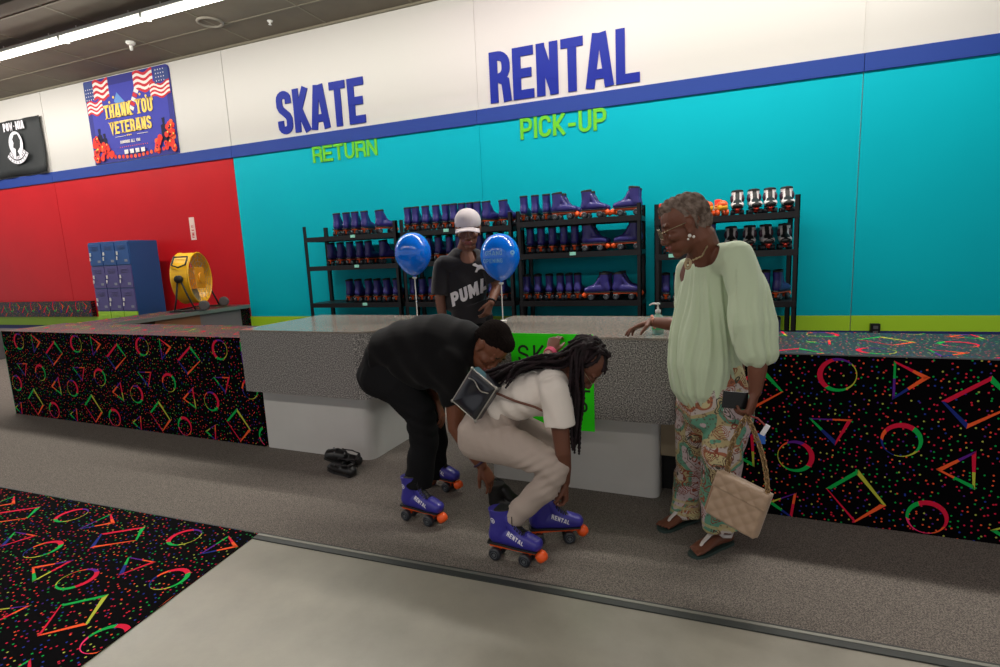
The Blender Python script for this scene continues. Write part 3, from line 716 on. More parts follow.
def skate_detail(t):
    """laces, RENTAL print and heel badge on a worn skate"""
    bv = bvh_of(BOOT_HI)
    b = MB()
    for k in range(7):
        y = .070-.0135*k; z0 = .145+.011*k
        for sg in (1, -1):
            pts = []
            for i in range(7):
                x = -.026+.052*i/6; yy = y+sg*.005*(i/3-1)
                h = bv.ray_cast(Vector((x, yy+.04, .40)), Vector((0, -.16, -1)).normalized())
                if h[0]: pts.append(h[0]+h[1]*.0015)
            if len(pts) > 3: b.tube(pts, .0022, 6)
    for sg in (1, -1):
        c = Vector((0, -.002, .235)); b.loft([c, c+Vector((sg*.03, .02, .004)), c+Vector((sg*.035, .022, -.03)), c+Vector((sg*.008, .012, -.006))], [.002]*4, n=6)
    bt = [c_ for c_ in t.children if c_.name.startswith('boot')][0]; put(b, 'laces', [M_LACE], bt, smooth=True)
    L = MB()
    for sx in (1, -1):
        tx = Vector((0, sx, 0)); ang = -.36
        ex = Vector((0, math.cos(ang), math.sin(ang))) if sx > 0 else Vector((0, -math.cos(ang), -math.sin(ang)))
        ey = Vector((0, -math.sin(ang), math.cos(ang))); 
        o0 = Vector((sx*.12, -.012 if sx > 0 else .085, .142 if sx > 0 else .106))
        def mp(x, y, d):
            p = o0+ex*x+ey*y; h = bv.ray_cast(p, Vector((-sx, 0, 0)))
            return (h[0]+h[1]*.0008) if h[0] else None
        text(L, 'RENTAL', mp, .020, .62, .22, .18, 0, 0, 0, seg=.006)
        cc = Vector((sx*.12, -.083, .205))
        def mq(x, y, d):
            h = bv.ray_cast(cc+Vector((0, x, y)), Vector((-sx, 0, 0))); return (h[0]+h[1]*.0008) if h[0] else None
        stroke(L, arc(0, 0, .012, .012, 0, 360, 14), .004, mq, 0, 0); stroke(L, [(-.007, 0), (.007, 0)], .004, mq, 0, 0, seg=.004); stroke(L, [(0, -.007), (0, .007)], .004, mq, 0, 0, seg=.004)
    put(L, 'print', [M_PRINT], bt)
def worn_skate(toe, heel, label, z=.006):
    """toe, heel: floor points; the skate points from heel to toe"""
    d = Vector(toe)-Vector(heel); t = make_skate(label, BOOT_HI, (mat('blue_violet_boot', (50, 44, 146), .42, noise=(14, .5, (44, 38, 130)), coat=.1), None, None)); skate_detail(t)
    c = (Vector(toe)+Vector(heel))/2; t.location = (c.x, c.y, z); t.rotation_euler = (0, 0, math.atan2(d.y, d.x)-PI/2)
    return t

# ============================================================ RACKS
RACKS = [  # name, x0, x1, shelf levels
    ('far left', -4.70, -3.36, (1.765, 1.405, .94, .46)),
    ('second from left, behind the person in the cap', -3.31, -1.93, (1.765, 1.41, .94, .46)),
    ('third from left, in the middle', -1.88, -.575, (1.785, 1.445, .935, .46)),
    ('rightmost, behind the person in green', -.45, .815, (1.725, 1.385, .91, .46))]
RF, RB = 5.60, 6.04
M_MINT = mat('mint_tag', (150, 220, 200), .5)
def rack(i):
    nm, x0, x1, lv = RACKS[i]
    t = thing('storage_rack', 'black steel skate storage rack, %s' % ('leftmost of the four' if i == 0 else nm), 'rack', (x0, RF, 0), 0, None)
    W = x1-x0; top = 1.905 if i < 3 else 1.875
    for x in (0, W-.042):
        for y in (0, RB-RF-.04):
            b = MB(); b.box(x, x+.042, y, y+.012 if y == 0 else y+.04, .004, top); b.box(x if x == 0 else x+.032, x+.01 if x == 0 else x+.042, y, y+.04, .004, top); put(b, 'post', [M_BLACKM], t)
    for z in lv+(.12,):
        b = MB(); b.box(.005, W-.005, -.004, .012, z-.052, z+.004); b.box(.005, W-.005, RB-RF-.016, RB-RF, z-.052, z+.004)
        b.box(.005, W-.005, .012, RB-RF-.016, z-.012, z); b.box(.0, .014, .01, RB-RF-.01, z-.05, z); b.box(W-.014, W, .01, RB-RF-.01, z-.05, z)
        put(b, 'shelf', [M_BLACKM], t)
    return t
RT = [rack(i) for i in range(4)]
for (i, px, k) in ((0, 355, 0), (0, 356.5, 1), (0, 361.5, 2), (1, 448, 0), (2, 573, 1), (3, 672, 1)):
    x = at(px, 260, RF).x - RACKS[i][1]; z = RACKS[i][3][k]
    b = MB(); b.box(x-.032, x+.032, -.008, -.0042, z-.028, z+.006); put(b, 'shelf_tag', [M_MINT], [c_ for c_ in RT[i].children if c_.name.startswith('shelf')][k])
M_KW = mat('kids_white', (214, 206, 206), .4); M_KR = mat('kids_red', (205, 52, 34), .4)
M_YEL = mat('toy_yellow', (246, 176, 36), .4)
proto = make_skate('x', BOOT_LO); kid = make_skate('x', BOOT_LO, (M_KW, M_BLK, M_KR))
for ch in list(kid.children):
    if ch.name.startswith('toe_stop'): bpy.data.objects.remove(ch)
kid.scale = (1.28, 1, .84)
kb = MB(); kb.loft([(0, .135, .10), (0, .10, .125), (0, .055, .155)], [(.036, .03), (.034, .034), (.026, .024)], side=(1, 0, 0), n=14); put(kb, 'toe_guard', [M_BLK], kid, smooth=True)
for sx in (-1, 1):
    kb = MB(); kb.ell((sx*.036, -.03, .19), (.014, .03, .045)); put(kb, 'side_panel', [mat('kids_dark', (60, 30, 50), .5)], kid, smooth=True)
def trainer():
    t = thing('trainer_skate', 'x', 'toddler skate')
    b = MB(); b.loft([(0, -.09, .085), (0, 0, .085), (0, .09, .08)], [(.042, .035), (.04, .03), (.045, .03)], side=(1, 0, 0), n=16, power=3); put(b, 'foot_bed', [M_YEL], t, smooth=True)
    b = MB(); b.ell((0, .075, .105), (.046, .045, .04)); b.loft([(-.04, .0, .10), (0, .0, .145), (.04, 0, .10)], [(.02, .01)]*3, side=(0, 1, 0), n=10); put(b, 'strap', [M_ORNG], t, smooth=True)
    b = MB(); b.loft([(0, -.085, .10), (0, -.095, .16)], [(.04, .012), (.036, .010)], side=(1, 0, 0), n=14); put(b, 'heel_cup', [M_KR], t, smooth=True)
    for x in (-.04, .04):
        for y in (-.07, .07):
            b = MB(); b.lathe([(0, -.014), (.026, -.014), (.03, 0), (.026, .014), (0, .014)], (x, y, .031), (1, 0, 0), n=16); put(b, 'wheel', [M_ORNG], t, smooth=True)
    return t
toddler = trainer()
L0 = [  # rack, shelf, [(px, kind)]
    (0, 0, [(342, 'b'), (351.3, 'b'), (360.8, 'b'), (369.5, 'b'), (386, 'a')]),
    (0, 1, [(334, 'b'), (343.5, 'b'), (353, 'b'), (362.7, 'b'), (371, 'b'), (387, 'a')]),
    (0, 2, [(348.6, 'b'), (358, 'b'), (367.6, 'b'), (377.2, 'b'), (387, 'b'), (396.8, 'b')]),
    (1, 0, [(411, 'b'), (420.6, 'b'), (430.4, 'b'), (440.2, 'b'), (450, 'b'), (460, 'b'), (470, 'b'), (480.2, 'b'), (489.4, 'b'), (499, 'a'), (509, 'a')]),
    (1, 1, [(412, 'b'), (421.8, 'b'), (431.6, 'b'), (441.5, 'b'), (451.5, 'b'), (461.5, 'b'), (471.6, 'b'), (481.8, 'b'), (492, 'b'), (502.3, 'b')]),
    (1, 2, [(412.5, 'b'), (422.3, 'b'), (432.1, 'b'), (442, 'b'), (452, 'b'), (462, 'b'), (472.1, 'b'), (482.3, 'b'), (492.5, 'b'), (502.8, 'b')]),
    (2, 0, [(527, 'b'), (538, 'b'), (549.2, 'b'), (567, 'r'), (594, 'r'), (624.5, 'l')]),
    (2, 1, [(532, 'b'), (543, 'b'), (554, 'b'), (565.2, 'b'), (576.2, 'b'), (595, 'r'), (625, 'l')]),
    (2, 2, [(527, 'b'), (538.3, 'b'), (549.5, 'b'), (560.8, 'b'), (572, 'b'), (583.3, 'b'), (602.5, 'l'), (628, 'r')]),
    (2, 3, [(528, 'b'), (539.3, 'b'), (550.5, 'b'), (561.8, 'b'), (573, 'b'), (584.3, 'b'), (596, 'b'), (607.6, 'b'), (619.2, 'b'), (631, 'b')]),
    (3, 0, [(664, 't'), (706, 't'), (720, 't'), (736.5, 'k'), (753.5, 'k'), (769, 'k'), (786, 'k')]),
    (3, 1, [(668, 'b'), (711, 'b'), (731, 'k'), (749.5, 'k'), (766.5, 'k'), (784.5, 'k')]),
    (3, 2, [(666, 'b'), (678, 'b'), (753.5, 'b'), (766, 'b'), (779.5, 'a')]),
    (3, 3, [(777.5, 'b')])]
SHN = ['top shelf', 'second shelf', 'third shelf', 'fourth shelf']; RKN = ['leftmost rack', 'rack behind capped person', 'middle rack', 'rightmost rack']
rj = random.Random(5)
for (ri, si, L) in L0:
    z = RACKS[ri][3][si]
    items = []
    for px, kd in L:
        x = at(px, 250, 5.78).x; x = min(max(x, RACKS[ri][1]+(.05 if kd in 'bkta' else .16)), RACKS[ri][2]-(.065 if kd in 'bkta' else .17))
        items.append((x, kd))
    ex_ = {'l': (.182, .130), 'r': (.130, .182)}; ex_ = {**{**{q: (.0475, .0475) for q in 'bkt'}, 'a': (.088, .108)}, **ex_}
    n = len(items)
    for q in range(1, n): items[q] = (max(items[q][0], items[q-1][0]+ex_[items[q-1][1]][1]+ex_[items[q][1]][0]), items[q][1])
    lim = RACKS[ri][2]-.004
    for q in range(n-1, -1, -1):
        items[q] = (min(items[q][0], lim-ex_[items[q][1]][1]), items[q][1]); lim = items[q][0]-ex_[items[q][1]][0]
    for j, (x, kd) in enumerate(items):
        src = {'a': proto, 'b': proto, 'l': proto, 'r': proto, 'k': kid, 't': toddler}[kd]
        for dpt in ((0, 1) if kd in 'lr' else (0,)):
            o = copy_tree(src)
            y = {'a': RF+.185, 'b': RF+.175, 'k': RF+.20, 't': RF+.15}.get(kd, RF+.085+.20*dpt)
            o.location = (x, y+(rj.uniform(0, .02) if kd in 'bkta' else 0), z+.004)
            o.rotation_euler = (0, 0, {'b': rj.uniform(-.05, .05), 'l': PI/2, 'r': -PI/2, 'a': -.55, 'k': PI+rj.uniform(-.08, .08), 't': PI+.2}[kd])
            what = {'a': 'purple skate turned slightly right', 'b': 'purple skate, heel outward', 'l': 'purple skate, toe left', 'r': 'purple skate, toe right', 'k': 'white and red skate', 't': 'yellow toddler skate'}[kd]
            pos = 'leftmost' if j == 0 else ('rightmost' if j == n-1 else '%s from left' % ORD[j])
            o['label'] = '%s, %s on %s of %s' % (what+(' behind another' if dpt else ''), pos, SHN[si], RKN[ri])
            o['group'] = {'k': 'white and red skates on the rightmost rack', 't': 'toddler skates on the top shelf'}.get(kd, 'purple rental skates on the racks')
for p_ in (proto, kid, toddler):
    for ch in list(p_.children): bpy.data.objects.remove(ch)
    bpy.data.objects.remove(p_)

# ============================================================ PEOPLE
def V3(*a): return Vector(a)
def head(mb, C, f, u, s=1.0, ears=True):
    """C centre of the skull, f face direction, u up; returns the local frame"""
    f = Vector(f).normalized(); u = Vector(u); u = (u-f*u.dot(f)).normalized(); x = f.cross(u)
    L = lambda a, b, c: Vector(C) + (x*a + f*b + u*c)*s
    E = lambda c, r, **k: mb.ell(L(*c), [q*s for q in r], x, f, u, **k)
    E((0, -.012, .032), (.074, .094, .084), nu=24, nv=16)
    E((0, .012, -.02), (.064, .075, .075), nu=20, nv=14)
    E((0, .026, -.056), (.056, .060, .052), nu=20, nv=12)
    E((0, .062, -.094), (.024, .022, .018))
    for q in (-1, 1):
        E((q*.040, .050, -.022), (.026, .028, .022)); E((q*.030, .070, .030), (.030, .014, .009))
        E((q*.014, .090, -.036), (.010, .011, .009))
        E((q*.031, .071, .010), (.0155, .0135, .0125))
        if ears:
            E((q*.074, -.008, -.004), (.007, .019, .032)); E((q*.079, -.014, .008), (.006, .016, .02)); E((q*.076, .0, -.028), (.006, .009, .01))
    mb.loft([L(0, .078, .018), L(0, .088, -.008), L(0, .098, -.030)], [.009*s, .010*s, .0130*s], side=x)
    E((0, .087, -.058), (.026, .011, .0075)); E((0, .084, -.071), (.022, .011, .0085)); E((0, .07, -.065), (.034, .018, .02))
    return L, x, f, u
def face_slots(me, L, x, f, u, C, s=1.0, off=(0, 0, 0)):
    """lips -> slot 1, eyebrows -> slot 2 by position"""
    c = np.empty(len(me.polygons)*3); me.polygons.foreach_get('center', c); c = c.reshape(-1, 3)+np.array(off)-np.array(C)
    lx, lf, lu = c@np.array(x)/s, c@np.array(f)/s, c@np.array(u)/s
    idx = np.zeros(len(c), int)
    idx[(abs(lx) < .025) & (lf > .082) & (lu > -.080) & (lu < -.052)] = 1
    idx[(abs(lx) > .012) & (abs(lx) < .05) & (lf > .062) & (abs(lu-.034+abs(lx)*.08) < .0045)] = 2
    me.polygons.foreach_set('material_index', idx.tolist())
def hand(mb, wr, D, N, sd, curl=(.3, .35, .3), spread=.10, s=1.0, thumb=(.55, .35), curls=None):
    D = Vector(D).normalized(); N = Vector(N); N = (N-D*N.dot(D)).normalized(); S = D.cross(N)*sd; wr = Vector(wr)
    P = lambda a, b, c: wr+(D*a+S*b+N*c)*s
    mb.loft([P(-.01, 0, 0), P(.02, 0, 0), P(.055, .001, 0), P(.088, 0, .0)], [(.025*s, .018*s), (.031*s, .0165*s), (.039*s, .0145*s), (.038*s, .012*s)], side=S, n=16, power=2.6)
    for k, ln in enumerate((.070, .078, .072, .057)):
        c = curls[k] if curls else curl
        b = .029-.0195*k; base = P(.082-.004*abs(k-1), b, 0); a = spread*(1.2-.8*k); d = (D*math.cos(a)+S*math.sin(a)).normalized()
        pts = [base]; ang = 0
        for q, fr in enumerate((.45, .30, .25)):
            ang += c[q]; v = d*math.cos(ang)+N*math.sin(ang); pts.append(pts[-1]+v*ln*fr*s)
        mb.loft([pts[0]-d*.012*s]+pts, [.0092*s, .0090*s, .0083*s, .0076*s, .0066*s], side=S, n=10)
    t0 = P(.012, .022, .004); d1 = (D*math.cos(thumb[0])+S*math.sin(thumb[0])+N*thumb[1]).normalized(); d2 = (D*.9+N*thumb[1]*1.4+S*.15).normalized()
    mb.loft([t0, t0+d1*.042*s, t0+d1*.042*s+d2*.028*s, t0+d1*.042*s+d2*.050*s], [.0135*s, .0115*s, .0098*s, .0078*s], side=N, n=10)
def limb(mb, pts, rad, side=(0, 1, 0), caps='rr', n=16): mb.loft(pts, rad, side=side, n=n, caps=caps)
def folds(me, fn, it=1):
    co = getco(me); no = getno(me); setco(me, co+no*fn(co)[:, None])
def cut(me, fn, snap=None):
    import bmesh
    bm = bmesh.new(); bm.from_mesh(me); bm.faces.ensure_lookup_table()
    c = np.array([f.calc_center_median()[:] for f in bm.faces]); k = fn(c)
    bmesh.ops.delete(bm, geom=[f for f, q in zip(bm.faces, k) if q], context='FACES')
    if snap:
        C0, R0 = Vector(snap[0]), snap[1]
        for v in bm.verts:
            if v.is_boundary and abs((v.co-C0).length-R0) < .02: v.co = C0+(v.co-C0).normalized()*R0
    bm.to_mesh(me); bm.free()
def wob(co, fx, fy, fz, ph=0): return np.sin(co[:, 0]*fx+co[:, 1]*fy+co[:, 2]*fz+ph+1.7*np.sin(co[:, 2]*fx*.31+co[:, 0]*9+ph)+1.1*np.sin(co[:, 1]*13+ph*2))
def person(loc, label):
    return thing('person', label, 'person', loc)
def part(me, name, mats, root, smooth=True):
    off = root.location; co = getco(me); setco(me, co-np.array(off)); return link(me, name, mats, root, smooth)
def partmb(mb, name, mats, root, smooth=True): return put(mb, name, mats, root, smooth, off=tuple(root.location))
def skin_mat(name, c, c2): return mat(name, c, .5, noise=(9, .5, c2), sub=.06, spec=.4)
M_EYE = mat('eye_white', (215, 208, 200), .2); M_IRIS = mat('iris_dark', (36, 22, 16), .2)
def eyes(mb, L, x, f, u, s=1.0, down=-.35):
    for q in (-1, 1):
        c = L(q*.031, .0715, .009); mb.ell(c, (.0115*s,)*3, x, f, u, m=0)
        g = (f+u*down).normalized(); mb.ell(c+g*.0085*s, (.0055*s,)*3, x, f, u, nu=10, nv=8, m=1)

# ------------------------------------------------------------ woman in the green blouse (right)
def woman():
    root = person((-.02, 2.70, .006), 'person in sage green blouse and paisley trousers standing with a hand on the counter')
    SK = skin_mat('skin_brown', (112, 68, 50), (96, 56, 42)); LIP = mat('lip_brown', (122, 62, 58), .4); BROW = mat('brow_grey', (62, 50, 44), .9)
    hc = at(684, 226, 2.60); f = V3(-.93, -.16, -.38); u = V3(-.32, -.05, .95)
    b = MB(); HS = 1.10
    L, x, f, u = head(b, hc, f, u, HS)
    nb = at(709, 262, 2.68); pel = at(714, 392, 2.70); wst = at(716, 350, 2.71); che = at(714, 305, 2.70)
    side = V3(.70, -.70, 0)
    ls, rs = at(738, 254, 2.55), at(690, 270, 2.82)
    limb(b, [pel, wst, che, nb+V3(0, 0, -.07)], [(.15, .12), (.135, .11), (.145, .105), (.13, .06)], side)
    limb(b, [nb+V3(0, 0, -.07), nb+V3(0, 0, -.01), L(0, -.04, -.06), L(0, -.03, 0)], [(.11, .085), (.078, .074), (.068, .068), (.055, .055)], side)
    limb(b, [at(704, 246, 2.64), at(703, 258, 2.66), at(702, 276, 2.70)], [(.060, .055), (.080, .064), (.110, .09)], side)
    limb(b, [ls+(rs-ls)*.2, ls+(rs-ls)*.8], [.062, .062]); 
    le, lw = at(759, 352, 2.44), at(755, 392, 2.44)
    limb(b, [ls, ls.lerp(le, .5), le, le.lerp(lw, .45), lw], [.052, .046, .040, .038, .026])
    hand(b, lw+V3(0, 0, -.005), V3(-.22, -.1, -1), V3(-.85, .35, .1), 1, curls=[(.75, .8, .5), (.8, .85, .5), (.9, .9, .6), (1.0, .9, .6)], thumb=(.35, .5))
    re, rw = at(690, 326, 2.90), at(651, 322, 3.02)
    limb(b, [rs, rs.lerp(re, .5), re, re.lerp(rw, .5), rw], [.050, .045, .040, .036, .025])
    tip = V3(rw.x-.16, rw.y-.06, 1.0)
    hand(b, rw, V3(-.93, -.22, -.30), V3(.1, -.25, -.95), 1, curls=[(.15, .45, .35), (.1, .35, .3), (.2, .35, .3), (.35, .4, .4)], spread=.16, thumb=(.9, .45))
    rk, ra = at(691, 455, 2.84), at(688, 513, 2.89); lk, la = at(722, 462, 2.62), at(718, 527, 2.67)
    limb(b, [pel+V3(-.07, .07, -.02), rk, ra], [.085, .055, .034]); limb(b, [pel+V3(.07, -.07, -.02), lk, la], [.085, .055, .034])
    fd = V3(-.70, -.71, 0); fs = V3(.71, -.70, 0)
    feet = []
    for a, toe in ((V3(-.045, 2.905, 0), 0), (V3(.115, 2.70, 0), 1)):
        top = ra if not toe else la
        P = lambda d, s_, z, h=a.copy(): h+fd*d+fs*s_+V3(0, 0, z)
        limb(b, [top, P(.01, 0, .075), P(-.005, 0, .05)], [.034, .032, .03], side=fs)
        limb(b, [P(-.025, 0, .047), P(.03, 0, .055), P(.09, .0, .052), P(.15, .0, .040), P(.175, 0, .034)], [(.027, .027), (.030, .032), (.034, .027), (.042, .018), (.040, .014)], side=fs)
        for k in range(5):
            s0 = (.030-.0155*k)*(1 if toe else -1); ln = (.045, .042, .037, .031, .025)[k]
            limb(b, [P(.165, s0, .034), P(.165+ln*.6, s0*1.05, .034), P(.165+ln, s0*1.05, .029)], [(.0105 if k == 0 else .0075)]*2+[.006], n=8)
        feet.append(P)
    me = remesh(b, .0042, 3); face_slots(me, L, x, f, u, hc, HS)
    part(me, 'body', [SK, LIP, BROW], root)
    e = MB(); eyes(e, L, x, f, u, HS); partmb(e, 'eyes', [M_EYE, M_IRIS], root)
    # short grey-brown hair
    h = MB(); h.ell(L(0, -.028, .042), (.0755*HS, .089*HS, .082*HS), x, f, u, nu=28, nv=18); h.ell(L(0, -.052, .0), (.062*HS, .060*HS, .060*HS), x, f, u); h.ell(L(0, .012, .085), (.055*HS, .060*HS, .040*HS), x, f, u)
    me = remesh(h, .005, 2); folds(me, lambda c: .0035*wob(c, 160, 120, 140)+.002*wob(c, 300, 260, 320, 1)); part(me, 'hair', [mat('hair_grey_brown', (84, 70, 62), 1.0, noise=(40, .9, (142, 126, 116)), spec=.1)], root)
    # blouse: body, gathered neckline, two full sleeves
    b = MB(); c0 = at(713, 300, 2.69)
    limb(b, [at(710, 272, 2.69), at(710, 305, 2.69), at(706, 335, 2.69), at(704, 362, 2.69), at(704, 380, 2.69)], [(.125, .115), (.155, .135), (.168, .150), (.172, .158), (.160, .15)], side, caps='rr', n=32)
    limb(b, [ls+V3(-.01, 0, -.015), at(713, 264, 2.69), rs+V3(.02, 0, 0)], [.073, .092, .068], n=20)
    limb(b, [ls+V3(-.005, 0, -.01), at(748, 292, 2.50), at(754, 325, 2.46), at(757, 349, 2.45)], [.070, .080, .094, .082], n=24, caps='rr')
    limb(b, [rs, rs.lerp(re, .5)+V3(0, 0, -.02), re+V3(.02, -.03, -.03)], [.066, .078, .082], n=20)
    me = remesh(b, .006, 6, .6)
    co = getco(me); ctr = np.array(c0)
    def pleat(co):
        th = np.arctan2(co[:, 1]-ctr[1], co[:, 0]-ctr[0]); z = co[:, 2]
        a = np.clip((1.44-z)/.25, .06, 1)
        sl = co[:, 0] > .13
        ph = np.where(sl, 70*(co[:, 0]+co[:, 1]*.8)+5*np.sin(z*7), 13*th+1.2*np.sin(z*9+th*3))
        q = np.sin(ph)*.0058+np.sin(ph*1.9+z*6)*.0036+np.sin(ph*3.1+2)*.0018
        return q*a
    folds(me, pleat)
    cut(me, lambda c: ((c-np.array(at(697, 249, 2.55)))**2@np.array([1, 1, 1.]) < .092**2), snap=(at(697, 249, 2.55), .092))
    part(me, 'blouse', [mat('sage_cloth', (192, 206, 176), .75, sheen=.3, bump=(90, .12, .003), spec=.2)], root)
    # trousers
    b = MB()
    limb(b, [pel+V3(0, 0, .10), pel+V3(0, 0, .0), pel+V3(0, 0, -.10)], [(.152, .128), (.168, .142), (.155, .13)], side, n=28)
    ra2, la2 = at(684, 508, 2.89), at(718, 520, 2.67)
    limb(b, [pel+V3(-.075, .065, -.06), at(693, 455, 2.84), ra2+V3(.01, 0, .08), ra2+V3(.01, 0, -.03)], [.100, .082, .074, .080], side, caps='rf', n=24)
    limb(b, [pel+V3(.07, -.06, -.06), at(722, 455, 2.62), la2+V3(0, 0, .09), la2+V3(.02, 0, -.03)], [.108, .092, .082, .092], side, caps='rf', n=24)
    me = remesh(b, .006, 4)
    folds(me, lambda c: .005*wob(c, 38, 38, 4)+.003*wob(c, 60, 20, 26, 2))
    part(me, 'trousers', [paisley()], root)
    # sandals
    W_ = mat('sandal_white', (205, 196, 192), .5)
    for P in feet:
        b = MB(); poly = []
        zz = lambda x_, y_, d: P(x_, y_, d)
        prof = [(-.055, .012), (-.04, .024), (0, .028), (.06, .030), (.13, .039), (.18, .040), (.212, .030), (.222, .010)]
        b.prism([(a, w_) for a, w_ in prof]+[(a, -w_) for a, w_ in prof[::-1]], zz, .0, .018, 0)
        partmb(b, 'sandal_sole', [mat('sandal_teal', (48, 66, 62), .6)], root, False)
        b = MB()
        b.loft([P(.178, .006, .036), P(.15, .004, .064), P(.10, .0, .088), P(.055, 0, .098)], [(.006, .004), (.010, .004), (.013, .004), (.015, .004)], side=P(0, 1, 0)-P(0, 0, 0), n=10)
        for q in (-1, 1): b.loft([P(.055, 0, .098), P(.045, q*.034, .080), P(.0, q*.040, .070), P(-.035, q*.02, .075)], [(.004, .010)]*4, side=P(0, 1, 0)-P(0, 0, 0), n=10)
        partmb(b, 'sandal_strap', [W_], root)
    # glasses, earring, necklace, bracelet
    b = MB()
    for q in (-1, 1):
        b.torus(L(q*.034, .098, .006), .024*HS, .0016, f, n=20, k=6); b.tube([L(q*.058, .096, .010), L(q*.078, .05, .012), L(q*.080, -.01, .010)], .0018, 6)
    b.tube([L(-.01, .100, .012), L(.01, .100, .012)], .002, 6); partmb(b, 'glasses', [mat('gold_wire', (150, 138, 112), .35, .7)], root)
    b = MB()
    for q in (-1, 1): b.ell(L(q*.083, .006, -.042), (.008, .008, .008)); b.ell(L(q*.085, -.006, -.052), (.006,)*3); b.ell(L(q*.082, .016, -.052), (.005,)*3)
    partmb(b, 'earrings', [mat('pearl', (232, 228, 222), .2)], root)
    b = MB(); p0, p1, p2 = at(711, 239, 2.60), at(702, 256, 2.52), at(690, 262, 2.52)
    b.tube([at(716, 240, 2.66), p0, p1, at(693, 260, 2.50)], .0035, 6); b.torus(at(688, 264, 2.50), .022, .004, V3(-.3, -1, .2), n=20, sx=.6, X=V3(1, -.3, 0)); b.torus(at(688, 264, 2.50), .012, .004, V3(-.3, -1, .2), n=16, sx=.6, X=V3(1, -.3, 0))
    for q in range(9): a = [at(716, 240, 2.66), p0, p1, at(693, 260, 2.50)]; k = q/8*3; i = min(2, int(k)); b.ell(a[i].lerp(a[i+1], k-i), (.005,)*3, nu=8, nv=6)
    partmb(b, 'necklace', [mat('gold_chain', (170, 150, 116), .4, .5)], root)
    b = MB()
    for k in range(14):
        a = 2*PI*k/14; d = V3(-.93, -.15, -.2).normalized(); X = d.orthogonal().normalized(); Y = d.cross(X)
        b.ell(rw+V3(.012, 0, 0)+(X*math.cos(a)+Y*math.sin(a))*.031, (.0095,)*3, nu=8, nv=6)
    partmb(b, 'bracelet', [mat('coral_bead', (206, 140, 120), .5)], root)
    return lw
def paisley():
    m = bpy.data.materials.new('paisley_cloth'); m.use_nodes = True; nt = m.node_tree; b = nt.nodes['Principled BSDF']; b.inputs['Roughness'].default_value = .8
    N = nt.nodes.new; Lk = nt.links.new
    tc = N('ShaderNodeTexCoord'); ns = N('ShaderNodeTexNoise'); ns.inputs['Scale'].default_value = 7; ns.inputs['Detail'].default_value = 2
    Lk(tc.outputs['Object'], ns.inputs['Vector'])
    va = N('ShaderNodeVectorMath'); va.operation = 'MULTIPLY_ADD'; Lk(ns.outputs['Color'], va.inputs[0]); va.inputs[1].default_value = (.22, .22, .22); Lk(tc.outputs['Object'], va.inputs[2])
    v = N('ShaderNodeTexVoronoi'); v.inputs['Scale'].default_value = 12; Lk(va.outputs[0], v.inputs['Vector'])
    base = N('ShaderNodeValToRGB'); base.color_ramp.interpolation = 'CONSTANT'; e = base.color_ramp.elements
    e[0].position = 0; e[0].color = lin((186, 168, 170)); e[1].position = .30; e[1].color = lin((92, 146, 122))
    for p, c in ((.48, (176, 160, 118)), (.62, (190, 178, 172)), (.78, (160, 96, 68)), (.88, (196, 184, 140))): k = e.new(p); k.color = lin(c)
    n2 = N('ShaderNodeTexNoise'); n2.inputs['Scale'].default_value = 6.5; n2.inputs['Detail'].default_value = 1; Lk(tc.outputs['Object'], n2.inputs['Vector'])
    mr = N('ShaderNodeMapRange'); mr.inputs[1].default_value = .3; mr.inputs[2].default_value = .7; Lk(n2.outputs['Fac'], mr.inputs[0]); Lk(mr.outputs[0], base.inputs[0])
    # rings around each cell: teardrops outlined in rust, brown and cream
    mu = N('ShaderNodeMath'); mu.operation = 'MULTIPLY'; mu.inputs[1].default_value = 44; Lk(v.outputs['Distance'], mu.inputs[0])
    si = N('ShaderNodeMath'); si.operation = 'SINE'; Lk(mu.outputs[0], si.inputs[0])
    gt = N('ShaderNodeMath'); gt.operation = 'GREATER_THAN'; gt.inputs[1].default_value = .35; Lk(si.outputs[0], gt.inputs[0])
    lt = N('ShaderNodeMath'); lt.operation = 'LESS_THAN'; lt.inputs[1].default_value = .52; Lk(v.outputs['Distance'], lt.inputs[0])
    an = N('ShaderNodeMath'); an.operation = 'MULTIPLY'; Lk(gt.outputs[0], an.inputs[0]); Lk(lt.outputs[0], an.inputs[1])
    rc = N('ShaderNodeValToRGB'); rc.color_ramp.interpolation = 'CONSTANT'; e = rc.color_ramp.elements; sp = N('ShaderNodeSeparateColor'); Lk(v.outputs['Color'], sp.inputs[0]); Lk(sp.outputs[0], rc.inputs[0])
    e[0].position = 0; e[0].color = lin((140, 62, 44)); e[1].position = .35; e[1].color = lin((84, 56, 44))
    for p, c in ((.6, (150, 84, 56)), (.8, (66, 74, 62))): k = e.new(p); k.color = lin(c)
    mx = N('ShaderNodeMix'); mx.data_type = 'RGBA'; Lk(an.outputs[0], mx.inputs[0]); Lk(base.outputs[0], mx.inputs[6]); Lk(rc.outputs[0], mx.inputs[7])
    v3 = N('ShaderNodeTexVoronoi'); v3.inputs['Scale'].default_value = 60; Lk(tc.outputs['Object'], v3.inputs['Vector'])
    l3 = N('ShaderNodeMath'); l3.operation = 'LESS_THAN'; l3.inputs[1].default_value = .33; Lk(v3.outputs['Distance'], l3.inputs[0])
    m3 = N('ShaderNodeMath'); m3.operation = 'MULTIPLY'; m3.inputs[1].default_value = .6; Lk(l3.outputs[0], m3.inputs[0])
    mx2 = N('ShaderNodeMix'); mx2.data_type = 'RGBA'; mx2.inputs[7].default_value = lin((92, 56, 48)); Lk(m3.outputs[0], mx2.inputs[0]); Lk(mx.outputs[2], mx2.inputs[6])
    # banded hem: stripes near the ankle, by height on the cloth
    sx = N('ShaderNodeSeparateXYZ'); Lk(tc.outputs['Object'], sx.inputs[0])
